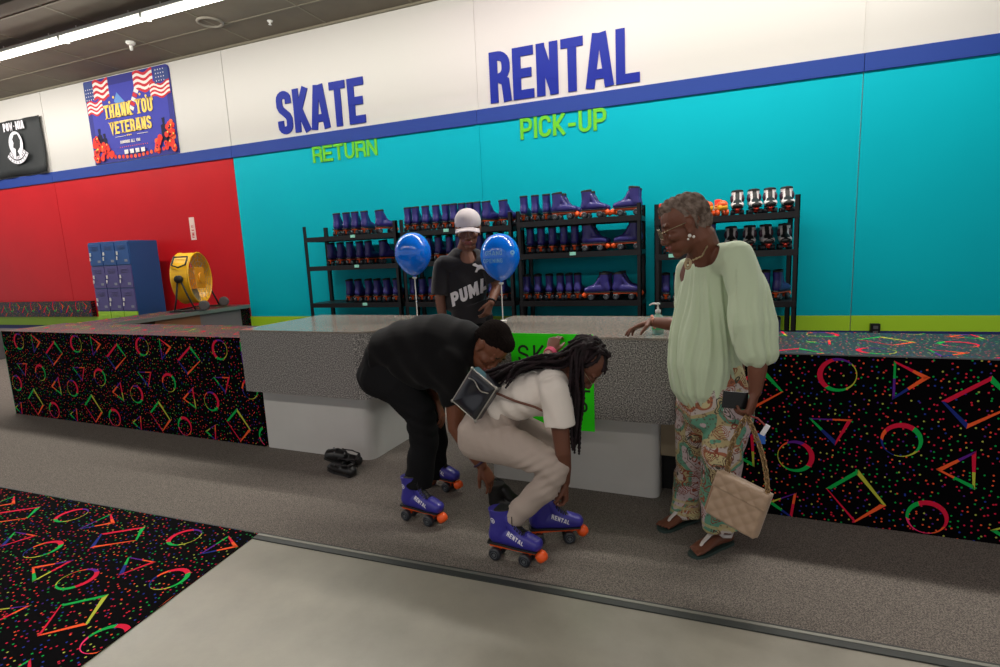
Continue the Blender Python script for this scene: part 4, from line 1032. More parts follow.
    hm = N('ShaderNodeMath'); hm.operation = 'LESS_THAN'; hm.inputs[1].default_value = .165; Lk(sx.outputs[2], hm.inputs[0])
    hs = N('ShaderNodeMath'); hs.operation = 'MULTIPLY'; hs.inputs[1].default_value = 190; Lk(sx.outputs[2], hs.inputs[0])
    h2 = N('ShaderNodeMath'); h2.operation = 'SINE'; Lk(hs.outputs[0], h2.inputs[0])
    h3 = N('ShaderNodeMath'); h3.operation = 'GREATER_THAN'; h3.inputs[1].default_value = .1; Lk(h2.outputs[0], h3.inputs[0])
    h4 = N('ShaderNodeMath'); h4.operation = 'MULTIPLY'; Lk(h3.outputs[0], h4.inputs[0]); Lk(hm.outputs[0], h4.inputs[1])
    h5 = N('ShaderNodeMath'); h5.operation = 'MULTIPLY'; h5.inputs[1].default_value = .7; Lk(h4.outputs[0], h5.inputs[0])
    mx3 = N('ShaderNodeMix'); mx3.data_type = 'RGBA'; mx3.inputs[7].default_value = lin((186, 172, 120)); Lk(h5.outputs[0], mx3.inputs[0]); Lk(mx2.outputs[2], mx3.inputs[6])
    Lk(mx3.outputs[2], b.inputs['Base Color']); return m
WRIST = woman()

def held_things():
    # phone in her hand
    c = at(735, 400, 2.43); t = thing('phone', 'black smartphone held in the hand of the person in green', 'phone', c)
    b = MB(); X, Y, Z = V3(.95, .25, -.1), V3(.1, .1, 1), V3(.25, -.95, 0)
    b.obox((0, 0, 0), (X, Y, X.cross(Y)), (.052, .037, .0045)); put(b, 'phone_body', [mat('phone_black', (14, 14, 16), .25)], t, bevel=.003)
    b = MB(); b.obox(Vector(X.cross(Y)).normalized()*-.005, (X, Y, X.cross(Y)), (.048, .033, .0006)); put(b, 'screen', [mat('phone_glass', (8, 8, 12), .08)], t)
    # quilted bag hanging by its chain
    tl, tr, br, bl = at(727, 470, 2.42), at(770, 496, 2.32), at(759, 537, 2.32), at(703, 510, 2.42)
    cen = (tl+tr+br+bl)/4
    t = thing('quilted_handbag', 'beige quilted handbag hanging on a gold chain beside the paisley trousers', 'handbag', cen)
    ex = ((tr-tl)+(br-bl)).normalized(); ey = ((tl-bl)+(tr-br)); ey = (ey-ex*ey.dot(ex)).normalized(); ez = ex.cross(ey)
    if ez.y > 0: ez = -ez
    Wd = ((tr-tl).length+(br-bl).length)/4*1.02; Hd = ((tl-bl).length+(tr-br).length)/4*1.0; T = .042
    M = Matrix((ex, ey, ez)).transposed()
    b = MB(); n = 34; V = []; Fs = []
    def slab(x0, x1, y0, y1, zb, zt, quilt, m=0):
        nx, ny = n, n; o = len(b.v); pts = []
        for j in range(ny+1):
            for i in range(nx+1):
                x_, y_ = x0+(x1-x0)*i/nx, y0+(y1-y0)*j/ny
                du = min(i, nx-i)/nx; dv = min(j, ny-j)/ny; ed = min(1, min(du*(x1-x0), dv*(y1-y0))/.012); ed = math.sqrt(1-(1-ed)**2)
                a, c_ = (x_+y_)/.030, (x_-y_)/.030
                q = (abs(math.sin(a*PI/2))*abs(math.sin(c_*PI/2)))**.5 if quilt else .5
                pts.append(M@Vector((x_, y_, zb+(zt-zb)*ed+.0075*q*ed)))
        b.add(pts, [(j*(nx+1)+i, j*(nx+1)+i+1, (j+1)*(nx+1)+i+1, (j+1)*(nx+1)+i) for j in range(ny) for i in range(nx)], m)
    slab(-Wd, Wd, -Hd, Hd, 0, T, True); slab(-Wd, Wd, -Hd, Hd, 0, -T, False)
    CL = mat('bag_beige', (164, 138, 114), .5, sheen=.2)
    put(b, 'bag_body', [CL], t, smooth=True)
    b = MB(); slab(-Wd*1.01, Wd*1.01, Hd*.30, Hd*1.02, T*.9, T*1.12, True); put(b, 'flap', [CL], t, smooth=True)
    b = MB(); b.obox(M@Vector((-Wd*1.0, -Hd*.1, -T*.1)), (M@Vector((1, 0, 0)), M@Vector((0, 1, 0)), M@Vector((0, 0, 1))), (.010, Hd*.82, T*.72)); put(b, 'gusset', [mat('bag_tan', (150, 116, 92), .55)], t, bevel=.006)
    b = MB(); hp = at(747, 416, 2.42)
    for a, e_ in ((tl+ez*-.0, 0), (tr, 1)):
        A = hp-cen; Bv = (a-cen)*.94; nL = 17 if e_ else 12
        sag = V3(.02 if e_ else -.02, 0, 0)
        for k in range(nL):
            q0, q1 = k/nL, (k+1)/nL; p0 = A.lerp(Bv, q0)+sag*math.sin(q0*PI); p1 = A.lerp(Bv, q1)+sag*math.sin(q1*PI)
            d = (p1-p0).normalized(); o = d.orthogonal().normalized(); o = o if k % 2 else d.cross(o)
            b.torus((p0+p1)/2, (p1-p0).length*.80, .0032, o, n=12, k=5, sx=.70, X=d.cross(o))
            b.loft([p0, p1], [(.004, .0015)]*2, n=6, side=o)
    put(b, 'chain', [mat('bag_chain', (150, 122, 84), .35, .6)], t, smooth=True)
    # crumpled wristband wrapper in white and blue
    c = at(765, 430, 2.43); t = thing('keychain_tag', 'small white and blue tag hanging from the hand beside the gold chain', 'tag', c)
    b = MB(); b.obox((0, 0, 0), ((.9, .1, -.5), (.4, 0, .8), (0, 1, 0)), (.010, .026, .004)); put(b, 'white_tag', [M_PRINT], t, bevel=.002)
    b = MB(); b.obox((-.015, 0, -.04), ((1, .1, 0), (0, 0, 1), (0, 1, 0)), (.018, .022, .004)); put(b, 'blue_tag', [mat('tag_blue', (36, 96, 190), .4)], t, bevel=.002)
    b = MB(); b.tube([V3(0, 0, .02), V3(-.03, 0, .05), V3(-.07, 0, .06)], .004, 6); put(b, 'cord', [mat('cord_red', (150, 60, 60), .7)], t)
held_things()

# ------------------------------------------------------------ worn skates
worn_skate((-.72, 2.275, 0), (-.99, 2.30, 0), 'near purple skate worn by the braided person, in front of all others')
worn_skate((-.578, 2.560, 0), (-.838, 2.450, 0), 'purple skate being laced on the far foot of the braided person')
worn_skate((-1.345, 2.49, 0), (-1.625, 2.535, 0), 'near purple skate worn by the person in black')
worn_skate((-1.44, 2.905, 0), (-1.715, 2.96, 0), 'far purple skate half hidden behind the black trouser leg')

# ------------------------------------------------------------ woman with braids, bending to lace her skate
def braided():
    root = person((-.85, 2.40, .006), 'person with long braids, white shirt and tan trousers bending down to lace a skate')
    SK = skin_mat('skin_dark', (104, 63, 47), (88, 52, 39)); LIP = mat('lip_brown', (122, 62, 58), .4); BROW = mat('brow_black', (26, 20, 18), .9)
    hc = at(583, 365, 2.40); f = V3(.52, -.12, -.85); u = V3(.85, .0, .52); HS = 1.0
    b = MB(); L, x, f, u = head(b, hc, f, u, HS)
    pel, w1, ch, nb = at(484, 424, 2.42), at(510, 402, 2.42), at(538, 393, 2.42), at(562, 378, 2.41)
    Y = V3(0, 1, 0)
    limb(b, [pel, w1, ch, nb], [(.14, .10), (.115, .085), (.135, .09), (.09, .06)], Y)
    limb(b, [nb, L(0, -.05, -.05), L(0, -.03, 0)], [.052, .050, .045])
    ns, fs = at(556, 391, 2.28), at(556, 380, 2.56)
    limb(b, [ns+V3(0, .03, 0), fs], [.05, .05])
    ne, nw = at(563, 452, 2.27), at(565, 482, 2.33)
    limb(b, [ns, ns.lerp(ne, .5), ne, ne.lerp(nw, .5), nw], [.046, .043, .036, .034, .024])
    hand(b, nw, V3(.0, .18, -1), V3(-.9, -.2, -.15), -1, curls=[(.5, .8, .6), (.6, .8, .6), (.7, .8, .6), (.8, .9, .6)], s=.95, thumb=(.5, .5))
    fe, fw = at(538, 368, 2.72), at(551, 352, 2.90)
    limb(b, [fs, fs.lerp(fe, .5), fe, fe.lerp(fw, .5), fw], [.046, .042, .036, .034, .025])
    hand(b, fw, V3(.06, .55, .62), V3(.05, .5, -.8), -1, curls=[(.35, .7, .5), (.4, .7, .5), (.45, .7, .5), (.5, .7, .5)], s=.98, spread=.12)
    nk, na = at(556, 466, 2.28), at(508, 518, 2.315); fk, fa = at(551, 441, 2.54), at(546, 505, 2.53)
    limb(b, [pel+V3(.01, -.08, -.03), nk+V3(-.01, 0, 0), na], [.07, .042, .030]); limb(b, [pel+V3(.01, .08, -.03), fk, fa], [.075, .050, .034])
    for a, d in ((na, V3(.99, -.07, 0)), (fa, V3(.92, .39, 0))): limb(b, [a, a+V3(0, 0, -.07), a+V3(0, 0, -.10)+d*.05], [.034, .032, .03])
    me = remesh(b, .0042, 3); face_slots(me, L, x, f, u, hc, HS); part(me, 'body', [SK, LIP, BROW], root)
    e = MB(); eyes(e, L, x, f, u, HS); partmb(e, 'eyes', [M_EYE, M_IRIS], root)
    # trousers
    TAN = mat('tan_twill', (172, 157, 148), .85, bump=(200, .1, .002), spec=.2)
    b = MB()
    limb(b, [at(505, 408, 2.42), at(492, 420, 2.42), at(482, 432, 2.42)], [(.145, .105), (.165, .125), (.15, .12)], Y, n=26)
    limb(b, [pel+V3(-.01, -.08, -.04), at(520, 450, 2.31), nk+V3(-.01, 0, 0), at(553, 476, 2.28)], [(.098, .112), (.085, .092), .067, .060], Y, n=24)
    limb(b, [nk+V3(0, 0, -.01), at(545, 487, 2.29), at(528, 503, 2.305), na+V3(.008, 0, -.01)], [.062, .066, .058, .054], Y, caps='rf', n=24)
    limb(b, [pel+V3(-.01, .08, -.03), at(520, 430, 2.52), fk], [(.098, .10), .085, .066], Y, n=24)
    limb(b, [fk, at(553, 470, 2.54), at(549, 495, 2.53), fa+V3(0, 0, -.01)], [.066, .062, .052, .048], Y, caps='rf', n=24)
    me = remesh(b, .006, 4)
    def tf(c):
        kn = np.exp(-((c-np.array(at(540, 470, 2.28)))**2).sum(1)/.008); hp = np.exp(-((c-np.array(at(500, 420, 2.32)))**2).sum(1)/.012)
        return .0022*wob(c, 30, 20, 60)+kn*.006*np.sin((c[:, 0]*.6-c[:, 2])*140)+hp*.005*np.sin((c[:, 0]+c[:, 2]*.5)*120)
    folds(me, tf); part(me, 'trousers', [TAN], root)
    # shirt
    WH = mat('white_jersey', (226, 216, 208), .85, spec=.2, sheen=.2)
    b = MB()
    limb(b, [at(499, 402, 2.42), at(518, 397, 2.42), at(540, 391, 2.42), at(557, 384, 2.41)], [(.155, .110), (.150, .108), (.158, .115), (.11, .085)], Y, caps='fr', n=28)
    limb(b, [at(552, 384, 2.34), at(552, 383, 2.52)], [.078, .075], n=20)
    limb(b, [ns+V3(-.01, 0, 0), ns.lerp(ne, .30), ns.lerp(ne, .56)+V3(.0, 0, 0)], [(.07, .07), (.068, .072), (.066, .072)], Y, caps='rf', n=22)
    limb(b, [fs, fs.lerp(fe, .45), fs.lerp(fe, .8)], [.068, .066, .064], Y, caps='rf', n=20)
    me = remesh(b, .006, 4)
    def sf(c):
        hem = np.clip((-.68-c[:, 0])/.3, 0, 1)
        return .003*wob(c, 40, 24, 30)+.005*np.sin((c[:, 0]*1.0+c[:, 2]*.55)*75+2*np.sin(c[:, 1]*12))*np.clip(.4+hem, 0, 1)
    folds(me, sf); part(me, 'shirt', [WH], root)
    # belt bag on her lower back with its strap
    c = at(478, 393, 2.25)
    P = [at(477, 369, 2.26), at(500, 388, 2.24), at(478, 419, 2.24), at(454, 398, 2.26)]
    cen = sum(P, V3(0, 0, 0))/4
    t = thing('belt_bag', 'black shiny belt bag with silver edging strapped round the back of the braided person', 'bag', cen)
    ex = ((P[1]-P[0])+(P[2]-P[3])).normalized(); ey = ((P[0]-P[3])+(P[1]-P[2])); ey = (ey-ex*ey.dot(ex)).normalized(); ez = ex.cross(ey)
    if ez.y > 0: ez = -ez
    hx = ((P[1]-P[0]).length+(P[2]-P[3]).length)/4; hy = ((P[0]-P[3]).length+(P[1]-P[2]).length)/4
    Q = lambda a, b_, c_: ex*(a*hx)+ey*(b_*hy)+ez*c_
    b = MB(); n = 20; pts = []
    for j in range(n+1):
        for i in range(n+1):
            a, d = -1+2*i/n, -1+2*j/n; ed = max(0, 1-max(abs(a), abs(d))**6)
            dent = -.012*math.exp(-((a-.1)**2+(d-.1)**2)*3)
            pts.append(Q(a, d, .030+.016*ed+dent*ed))
    b.add(pts, [(j*(n+1)+i, j*(n+1)+i+1, (j+1)*(n+1)+i+1, (j+1)*(n+1)+i) for j in range(n) for i in range(n)])
    b.obox((0, 0, 0), (ex, ey, ez), (hx, hy, .029)); put(b, 'pouch', [mat('black_patent', (20, 22, 32), .3, coat=.3)], t, smooth=False)
    b = MB()
    ring = [Q(-1, 1, .03), Q(1, 1, .03), Q(1, -1, .03), Q(-1, -1, .03), Q(-1, 1, .03)]
    for p, q in zip(ring, ring[1:]): b.loft([p, q], [.0035, .0035], n=8)
    for p in ring[:4]: b.ell(p, (.008,)*3, nu=10, nv=8)
    wig = [Q(-.8+1.6*k/10, .55+.10*math.sin(k*.7), .045) for k in range(11)]; b.tube(wig, .003, 6)
    put(b, 'edging', [mat('silver_zip', (176, 172, 164), .3, .8)], t, smooth=True)
    b = MB(); sp = [at(496, 393, 2.25), at(515, 401, 2.255), at(535, 407, 2.26), at(549, 414, 2.28)]
    b.loft(sp, [(.003, .006)]*4, side=(0, 1, 0), n=8); put(b, 'strap', [mat('strap_brown', (104, 62, 48), .6)], t, smooth=True, off=tuple(cen))
    # braids
    rb = random.Random(11); b = MB()
    b.ell(L(0, -.026, .030), (.078, .094, .086), x, f, u, nu=30, nv=20)
    def braid(pts, r=.0075):
        # resample as a smooth path with plaited thickness
        out = []; n = len(pts)
        def cr(p0, p1, p2, p3, t): return 0.5*((2*p1)+(-p0+p2)*t+(2*p0-5*p1+4*p2-p3)*t*t+(-p0+3*p1-3*p2+p3)*t**3)
        for i in range(n-1):
            p0, p1, p2, p3 = pts[max(i-1, 0)], pts[i], pts[i+1], pts[min(i+2, n-1)]; m_ = max(2, int((p2-p1).length/.008))
            out += [cr(p0, p1, p2, p3, k/m_) for k in range(m_)]
        out.append(pts[-1]); N = len(out)
        b.loft(out, [r*(1+.26*math.sin(k*2.3))*(1 if k < N-6 else .55+.07*(N-k)) for k in range(N)], n=7)
    J = lambda s_: V3(rb.gauss(0, s_), rb.gauss(0, s_), rb.gauss(0, s_))
    def scalp(lat, lon): return L(.080*math.sin(lon)*math.cos(lat), -.026+.096*math.cos(lon)*math.cos(lat), .030+.088*math.sin(lat))
    # back group: from the crown along her back to the bag
    for k in range(34):
        q = k/33; lat = rb.uniform(.1, 1.3); lon = rb.uniform(PI*.55, PI*1.45)
        a = scalp(lat, lon); top = scalp(min(1.5, lat+.35), lon)
        yo = 2.30+.20*q
        wp = [top, a, at(562+rb.uniform(-4, 4), 354+rb.uniform(-2, 12), yo), at(540, 358+rb.uniform(-3, 10)+2*q, yo-.01), at(516+rb.uniform(-5, 5), 366+rb.uniform(-3, 9), yo-.02)]
        endx = rb.choice([470, 482, 492, 500, 506]); wp.append(at(endx, 382+(510-endx)*-.08+rb.uniform(-3, 6), yo-.03))
        braid(wp, .0072)
    # side group hanging straight down beside the face
    for k in range(13):
        xx = 570+rb.uniform(0, 13); end = rb.uniform(405, 452) if k > 3 else rb.uniform(440, 456)
        lat = rb.uniform(-.1, .8); lon = rb.uniform(PI*1.25, PI*1.55)
        a = L(.085*rb.uniform(.7, 1)*(1 if at(0, 0, 1) is None else 1), rb.uniform(-.09, .0), rb.uniform(-.06, .05))
        a = at(xx+rb.uniform(0, 8), 352+rb.uniform(-6, 6), 2.31); yy = 2.30+rb.uniform(-.02, .04)
        braid([at(590+rb.uniform(-10, 6), 345+rb.uniform(-4, 4), 2.33), a, at(xx, 375, yy), at(xx+rb.uniform(-2, 3), 400, yy), at(575+(xx-575)*.6, end, yy)], .0074)
    # plaits lying over the skull
    for k in range(26):
        lon = PI*.35+PI*1.3*k/25+rb.uniform(-.1, .1)
        braid([L(0, .02, .122)+J(.006), scalp(1.05, lon)+J(.003), scalp(.62, lon)+J(.004), scalp(.2, lon)+J(.005), scalp(-.22, lon+rb.uniform(-.2, .2))+J(.006)], .0085)
    for k in range(12):   # loose fringe curling by the brow
        lo = rb.uniform(-.9, .9); braid([scalp(1.1, lo), scalp(.75, lo)+f*.008, scalp(.45, lo*1.1)+f*.012+J(.006)], .008)
    partmb(b, 'braids', [mat('braid_black', (20, 15, 17), .7, spec=.2, noise=(30, .6, (46, 30, 36)))], root)
    b = MB()
    for q in (-1, 1): b.torus(L(q*.033, .095, .006), .024, .0015, f, n=18, k=6); b.tube([L(q*.057, .092, .008), L(q*.080, .0, .010)], .0016, 6)
    b.tube([L(-.01, .097, .01), L(.01, .097, .01)], .0016, 6); partmb(b, 'glasses', [mat('gold_wire', (150, 138, 112), .35, .7)], root)
    b = MB(); d = (fw-fe).normalized()
    for k in (-1, 0, 1): b.torus(fw-d*(.012+.012*k), .030, .006, d, n=20, k=6)
    partmb(b, 'wristband', [mat('pink_band', (214, 84, 120), .6)], root)
braided()

# ------------------------------------------------------------ person in black bending over
def black_bender():
    root = person((-1.50, 2.72, .006), 'person in black shirt and trousers on skates, bending over with an arm reaching down')
    SK = skin_mat('skin_warm', (116, 68, 46), (98, 56, 38)); LIP = mat('lip_brown', (122, 62, 58), .4); BROW = mat('brow_black', (26, 20, 18), .9)
    hc = at(489, 348, 2.68); f = V3(.50, -.30, -.81); u = V3(.84, .0, .50); HS = 1.12
    b = MB(); L, x, f, u = head(b, hc, f, u, HS)
    Y = V3(0, 1, 0)
    pel, w1, ch, nb = at(388, 364, 2.74), at(414, 356, 2.73), at(440, 352, 2.71), at(464, 346, 2.69)
    limb(b, [pel, w1, ch, nb], [(.16, .13), (.15, .12), (.17, .12), (.10, .08)], Y)
    limb(b, [nb, nb.lerp(L(0, -.04, -.05), .5), L(0, -.04, -.05), L(0, -.03, 0)], [.068, .062, .060, .05])
    ns, fs = at(454, 360, 2.59), at(452, 346, 2.88)
    limb(b, [ns, fs], [.06, .06])
    ne, nw = at(456, 428, 2.54), at(482, 466, 2.54)
    limb(b, [ns, ns.lerp(ne, .5), ne, ne.lerp(nw, .45), nw], [.060, .056, .045, .042, .029])
    hand(b, nw, V3(.42, .12, -.88), V3(-.75, .3, -.5), -1, curls=[(.25, .4, .3), (.25, .4, .3), (.3, .45, .3), (.4, .5, .3)], s=1.05)
    fe, fw = at(428, 384, 2.80), at(437, 402, 2.70)
    limb(b, [fs, fs.lerp(fe, .5), fe, fe.lerp(fw, .5), fw], [.055, .05, .040, .036, .028])
    hand(b, fw, V3(.35, -.12, -.75), V3(-.6, -.2, -.5), 1, curls=[(.3, .4, .3)]*4, s=1.0)
    nk, na = at(421, 413, 2.60), at(415, 478, 2.555); fk, fa = at(431, 408, 2.88), at(434, 468, 2.935)
    limb(b, [pel+V3(0, -.09, -.02), nk, na], [.09, .06, .04]); limb(b, [pel+V3(0, .09, -.02), fk, fa], [.09, .06, .04])
    for a in (na, fa): limb(b, [a, a+V3(-.01, 0, -.05), a+V3(-.02, 0, -.09)], [.036, .032, .03])
    me = remesh(b, .0045, 3); face_slots(me, L, x, f, u, hc, HS); part(me, 'body', [SK, LIP, BROW], root)
    e = MB(); eyes(e, L, x, f, u, HS); partmb(e, 'eyes', [M_EYE, M_IRIS], root)
    h = MB(); h.ell(L(0, -.026, .054), (.080*HS, .094*HS, .084*HS), x, f, u, nu=28, nv=18); h.ell(L(0, -.058, .015), (.068*HS, .056*HS, .066*HS), x, f, u)
    h.ell(L(0, .015, .090), (.064*HS, .062*HS, .042*HS), x, f, u); me = remesh(h, .005, 4); folds(me, lambda c: .0012*wob(c, 310, 280, 330)); part(me, 'hair', [mat('hair_black', (20, 16, 15), 1.0, spec=.05, noise=(90, .6, (36, 28, 26)), bump=(260, .8, .006))], root)
    BK = mat('black_trousers', (13, 13, 16), .85, spec=.2)
    b = MB()
    limb(b, [at(408, 358, 2.74), at(388, 364, 2.74), at(384, 374, 2.74)], [(.18, .15), (.20, .165), (.18, .15)], Y, n=28)
    limb(b, [pel+V3(.0, -.085, -.03), at(402, 388, 2.61), nk, at(424, 445, 2.59), at(420, 470, 2.57), na+V3(.015, 0, -.045)], [(.12, .15), (.11, .115), (.088, .092), .084, .080, .082], Y, caps='rf', n=26)
    limb(b, [pel+V3(.0, .09, -.03), at(410, 386, 2.86), fk, at(435, 440, 2.90), fa+V3(-.01, 0, -.04)], [(.12, .14), (.11, .11), (.086, .09), .080, .082], Y, caps='rf', n=26)
    me = remesh(b, .0065, 4)
    folds(me, lambda c: .004*wob(c, 26, 18, 34)+.006*np.exp(-((c-np.array(nk))**2).sum(1)/.02)*np.sin((c[:, 2]+c[:, 0]*.5)*95)); part(me, 'trousers', [BK], root)
    BS = mat('black_jersey', (14, 13, 15), .88, spec=.15, sheen=.06)
    b = MB()
    limb(b, [at(386, 352, 2.74), at(404, 350, 2.74), at(424, 349, 2.73), at(444, 347, 2.71), at(459, 347, 2.70)], [(.20, .150), (.205, .175), (.205, .195), (.205, .195), (.17, .155)], Y, caps='fr', n=32)
    limb(b, [ns+V3(-.02, .04, .02), at(452, 346, 2.86)], [.098, .095], n=22)
    limb(b, [at(405, 362, 2.62), at(428, 366, 2.60), at(446, 372, 2.59), at(452, 384, 2.58)], [(.10, .12), (.115, .135), (.105, .12), (.085, .095)], Y, n=24)
    limb(b, [ns+V3(-.02, 0, .02), ns.lerp(ne, .35)+V3(-.01, 0, 0), ns.lerp(ne, .66)], [(.088, .092), (.080, .088), (.070, .078)], Y, caps='rf', n=24)
    limb(b, [fs, fs.lerp(fe, .5), fs.lerp(fe, .8)], [.085, .08, .07], Y, caps='rf', n=20)
    me = remesh(b, .0065, 22, .6)
    def bf(c): return .004*wob(c, 22, 18, 26)+.007*np.sin((c[:, 0]*.75+c[:, 2]*.75)*52+1.5*np.sin(c[:, 1]*9))*np.clip((1.18-c[:, 2])/.25, 0.15, 1)
    folds(me, bf); part(me, 'shirt', [BS], root)
    b = MB(); b.obox(at(421, 378, 2.50), ((1, 0, -.4), (0, 1, 0), (.4, 0, 1)), (.026, .004, .008)); partmb(b, 'pocket_tag', [mat('tag_red', (190, 34, 54), .6)], root, False)
    b = MB(); d = (nw-ne).normalized()
    b.torus(nw-d*.02, .033, .007, d, n=20, k=6); partmb(b, 'wristband', [mat('band_purple', (50, 28, 58), .5)], root)
black_bender()

# ------------------------------------------------------------ man behind the counter
def project_mapper(me, org, ex, ey, dr, lift=.002, off=(0, 0, 0)):
    bv = bvh_of(me); org, ex, ey, dr = Vector(org), Vector(ex), Vector(ey), Vector(dr).normalized()
    def mp(x, y, d):
        h = bv.ray_cast(org+ex*x+ey*y, dr); return (h[0]-dr*lift) if h[0] else None
    return mp
def counter_man():
    Y0 = 4.2; root = person((-1.87, 4.22, .006), 'person in a white cap and black printed t-shirt standing behind the counter')
    SK = skin_mat('skin_mid', (118, 76, 58), (100, 62, 48)); LIP = mat('lip_brown', (122, 62, 58), .4); BROW = mat('brow_black', (26, 20, 18), .9)
    hc = at(468, 230, 4.14); f = V3(.36, -.90, -.24); u = V3(.10, -.22, .95); HS = 1.27
    b = MB(); L, x, f, u = head(b, hc, f, u, HS)
    side = V3(1, .2, 0).normalized(); X = side
    nb, ch, wa, pe = at(466, 250, 4.24), at(466, 280, 4.25), at(465, 305, 4.25), V3(-1.87, 4.26, .95)
    ls, rs = at(489, 264, 4.25), at(443, 265, 4.16)
    limb(b, [pe, wa, ch, nb+V3(0, 0, -.06)], [(.15, .11), (.145, .11), (.17, .115), (.12, .07)], side)
    limb(b, [nb+V3(0, 0, -.08), nb, L(0, -.03, -.06), L(0, -.03, 0)], [(.135, .085), (.080, .066), .066, .05], side)
    limb(b, [ch, at(467, 262, 4.22), nb], [(.15, .10), (.125, .088), (.07, .066)], side)
    limb(b, [ls+(rs-ls)*.1, rs+(ls-rs)*.1], [.06, .06])
    re, rw = at(440, 300, 4.12), V3(-2.06, 4.10, .90); le, lw = at(497, 286, 4.26), at(491, 303, 4.10)
    limb(b, [ls, ls.lerp(le, .5), le, le.lerp(lw, .5), lw], [.055, .050, .043, .040, .030])
    hand(b, lw, V3(-.35, -.25, -.9), V3(-.8, .3, .1), -1, curls=[(.3, .5, .3), (.35, .5, .3), (.4, .5, .3), (.5, .5, .3)], s=1.05)
    limb(b, [rs, rs.lerp(re, .5), re, re.lerp(rw, .5), rw], [.055, .050, .043, .040, .030])
    hand(b, rw, V3(.1, -.3, -.95), V3(.9, 0, 0), 1, s=1.05)
    for q in (-1, 1): limb(b, [pe+X*q*.09, pe+X*q*.11+V3(0, 0, -.45), V3(pe.x, pe.y, 0)+X*q*.12+V3(0, 0, .10)], [.085, .055, .04])
    me = remesh(b, .0048, 3); face_slots(me, L, x, f, u, hc, HS); part(me, 'body', [SK, LIP, BROW], root)
    e = MB(); eyes(e, L, x, f, u, HS); partmb(e, 'eyes', [M_EYE, M_IRIS], root)
    # cap: dome and curved bill
    b = MB(); b.ell(L(0, -.008, .055), (.086*HS, .106*HS, .082*HS), x, f, u, nu=28, nv=18)
    me = remesh(b, .005, 2); co = getco(me); lo = (co-np.array(L(0, 0, 0)))@np.array(u); 
    cut(me, lambda c: (c-np.array(L(0, 0, 0)))@np.array(u) < .030*HS)
    CW = mat('cap_white', (196, 186, 190), .8)
    dome = part(me, 'cap', [CW], root); so = dome.modifiers.new('s', 'SOLIDIFY'); so.thickness = .003
    b = MB(); n = 14; rows = []
    for j in range(5):
        r = j/4; rows.append([L(math.sin(a)*(.078+.006*r), .055+math.cos(a)*.045+.062*r*math.cos(a*.8), .040-.012*r-.020*(math.sin(a)**2)*(1+r*.4)) for a in [(-1.25+2.5*i/n) for i in range(n+1)]])
    V = [p for r in rows for p in r]; b.add(V, [(j*(n+1)+i, j*(n+1)+i+1, (j+1)*(n+1)+i+1, (j+1)*(n+1)+i) for j in range(4) for i in range(n)])
    o = partmb(b, 'cap_bill', [CW], root); so = o.modifiers.new('s', 'SOLIDIFY'); so.thickness = .005
    b = MB(); b.ell(L(0, -.008, .137), (.007, .007, .004), x, f, u); partmb(b, 'cap_button', [CW], root)
    # t-shirt
    TS = mat('charcoal_jersey', (36, 33, 36), .85, sheen=.2, spec=.25)
    b = MB()
    limb(b, [pe+V3(0, 0, -.05), pe+V3(0, 0, .10), wa, ch, at(466, 258, 4.24)], [(.185, .145), (.180, .14), (.178, .138), (.200, .14), (.165, .10)], side, caps='fr', n=32)
    limb(b, [ls+V3(-.02, 0, .0), rs+V3(.02, 0, .0)], [.080, .080], n=20)
    limb(b, [ls, ls.lerp(le, .4), ls.lerp(le, .80)], [.078, .080, .080], side, caps='rf', n=22)
    limb(b, [rs, rs.lerp(re, .4), rs.lerp(re, .85)], [.078, .082, .082], side, caps='rf', n=22)
    me = remesh(b, .007, 5)
    folds(me, lambda c: .003*wob(c, 26, 20, 20))
    pr = me.copy(); cc_ = at(468, 254, 4.13)
    cut(me, lambda c: ((c-np.array(cc_))**2).sum(1) < .080**2, snap=(cc_, .080))
    part(me, 't_shirt', [TS], root)
    # print on the chest: leaping cat above slanting block letters
    b = MB(); g = at(444, 298, 3.95); dr = (at(466, 280, 4.2)-at(466, 280, 3.9)).normalized()
    e1 = (at(497, 276, 3.95)-at(447, 299, 3.95)).normalized(); e2 = V3(0, 0, 1); e2 = (e2-e1*e2.dot(e1)*.35).normalized()
    o_ = at(452, 308, 3.95)
    mp = project_mapper(pr, o_, e1, e2, dr, .004)
    text(b, 'PUMA', mp, .115, .66, .26, .10, 0, 0, 0, seg=.02)
    cat_ = [(0, .30), (.10, .42), (.30, .46), (.48, .60), (.62, .72), (.74, .70), (.86, .84), (.94, .80), (1.0, .70), (.90, .62), (.80, .56), (.84, .40), (.90, .22), (.80, .20), (.74, .36), (.62, .44), (.48, .38), (.36, .22), (.28, .02), (.18, .0), (.24, .18), (.20, .32), (.08, .30), (-.06, .20)]
    o2 = at(478, 268, 3.95)
    mp2 = project_mapper(pr, o2, V3(-1, 0, 0)*-1, V3(0, 0, 1), dr, .004)
    cat2 = [(x_*.20-.045, y_*.12-.055) for x_, y_ in [(1-a, c) for a, c in cat_]]
    tri = tessellate_polygon([[Vector((a, c, 0)) for a, c in cat2]]); pts = [mp2(a, c, 0) for a, c in cat2]
    if all(p is not None for p in pts): b.add(pts, [tuple(t_) for t_ in tri])
    partmb(b, 'shirt_print', [mat('print_grey', (226, 220, 222), .7)], root, False)
    b = MB()
    for q in (-1, 1): limb(b, [pe+X*q*.085+V3(0, 0, -.02), pe+X*q*.11+V3(0, 0, -.45), V3(pe.x, pe.y, .06)+X*q*.12], [.105, .085, .085], side, caps='rf', n=20)
    limb(b, [pe+V3(0, 0, .05), pe+V3(0, 0, -.08)], [(.17, .13), (.16, .13)], side)
    me = remesh(b, .009, 3); part(me, 'trousers', [BK_() ], root)
    b = MB()
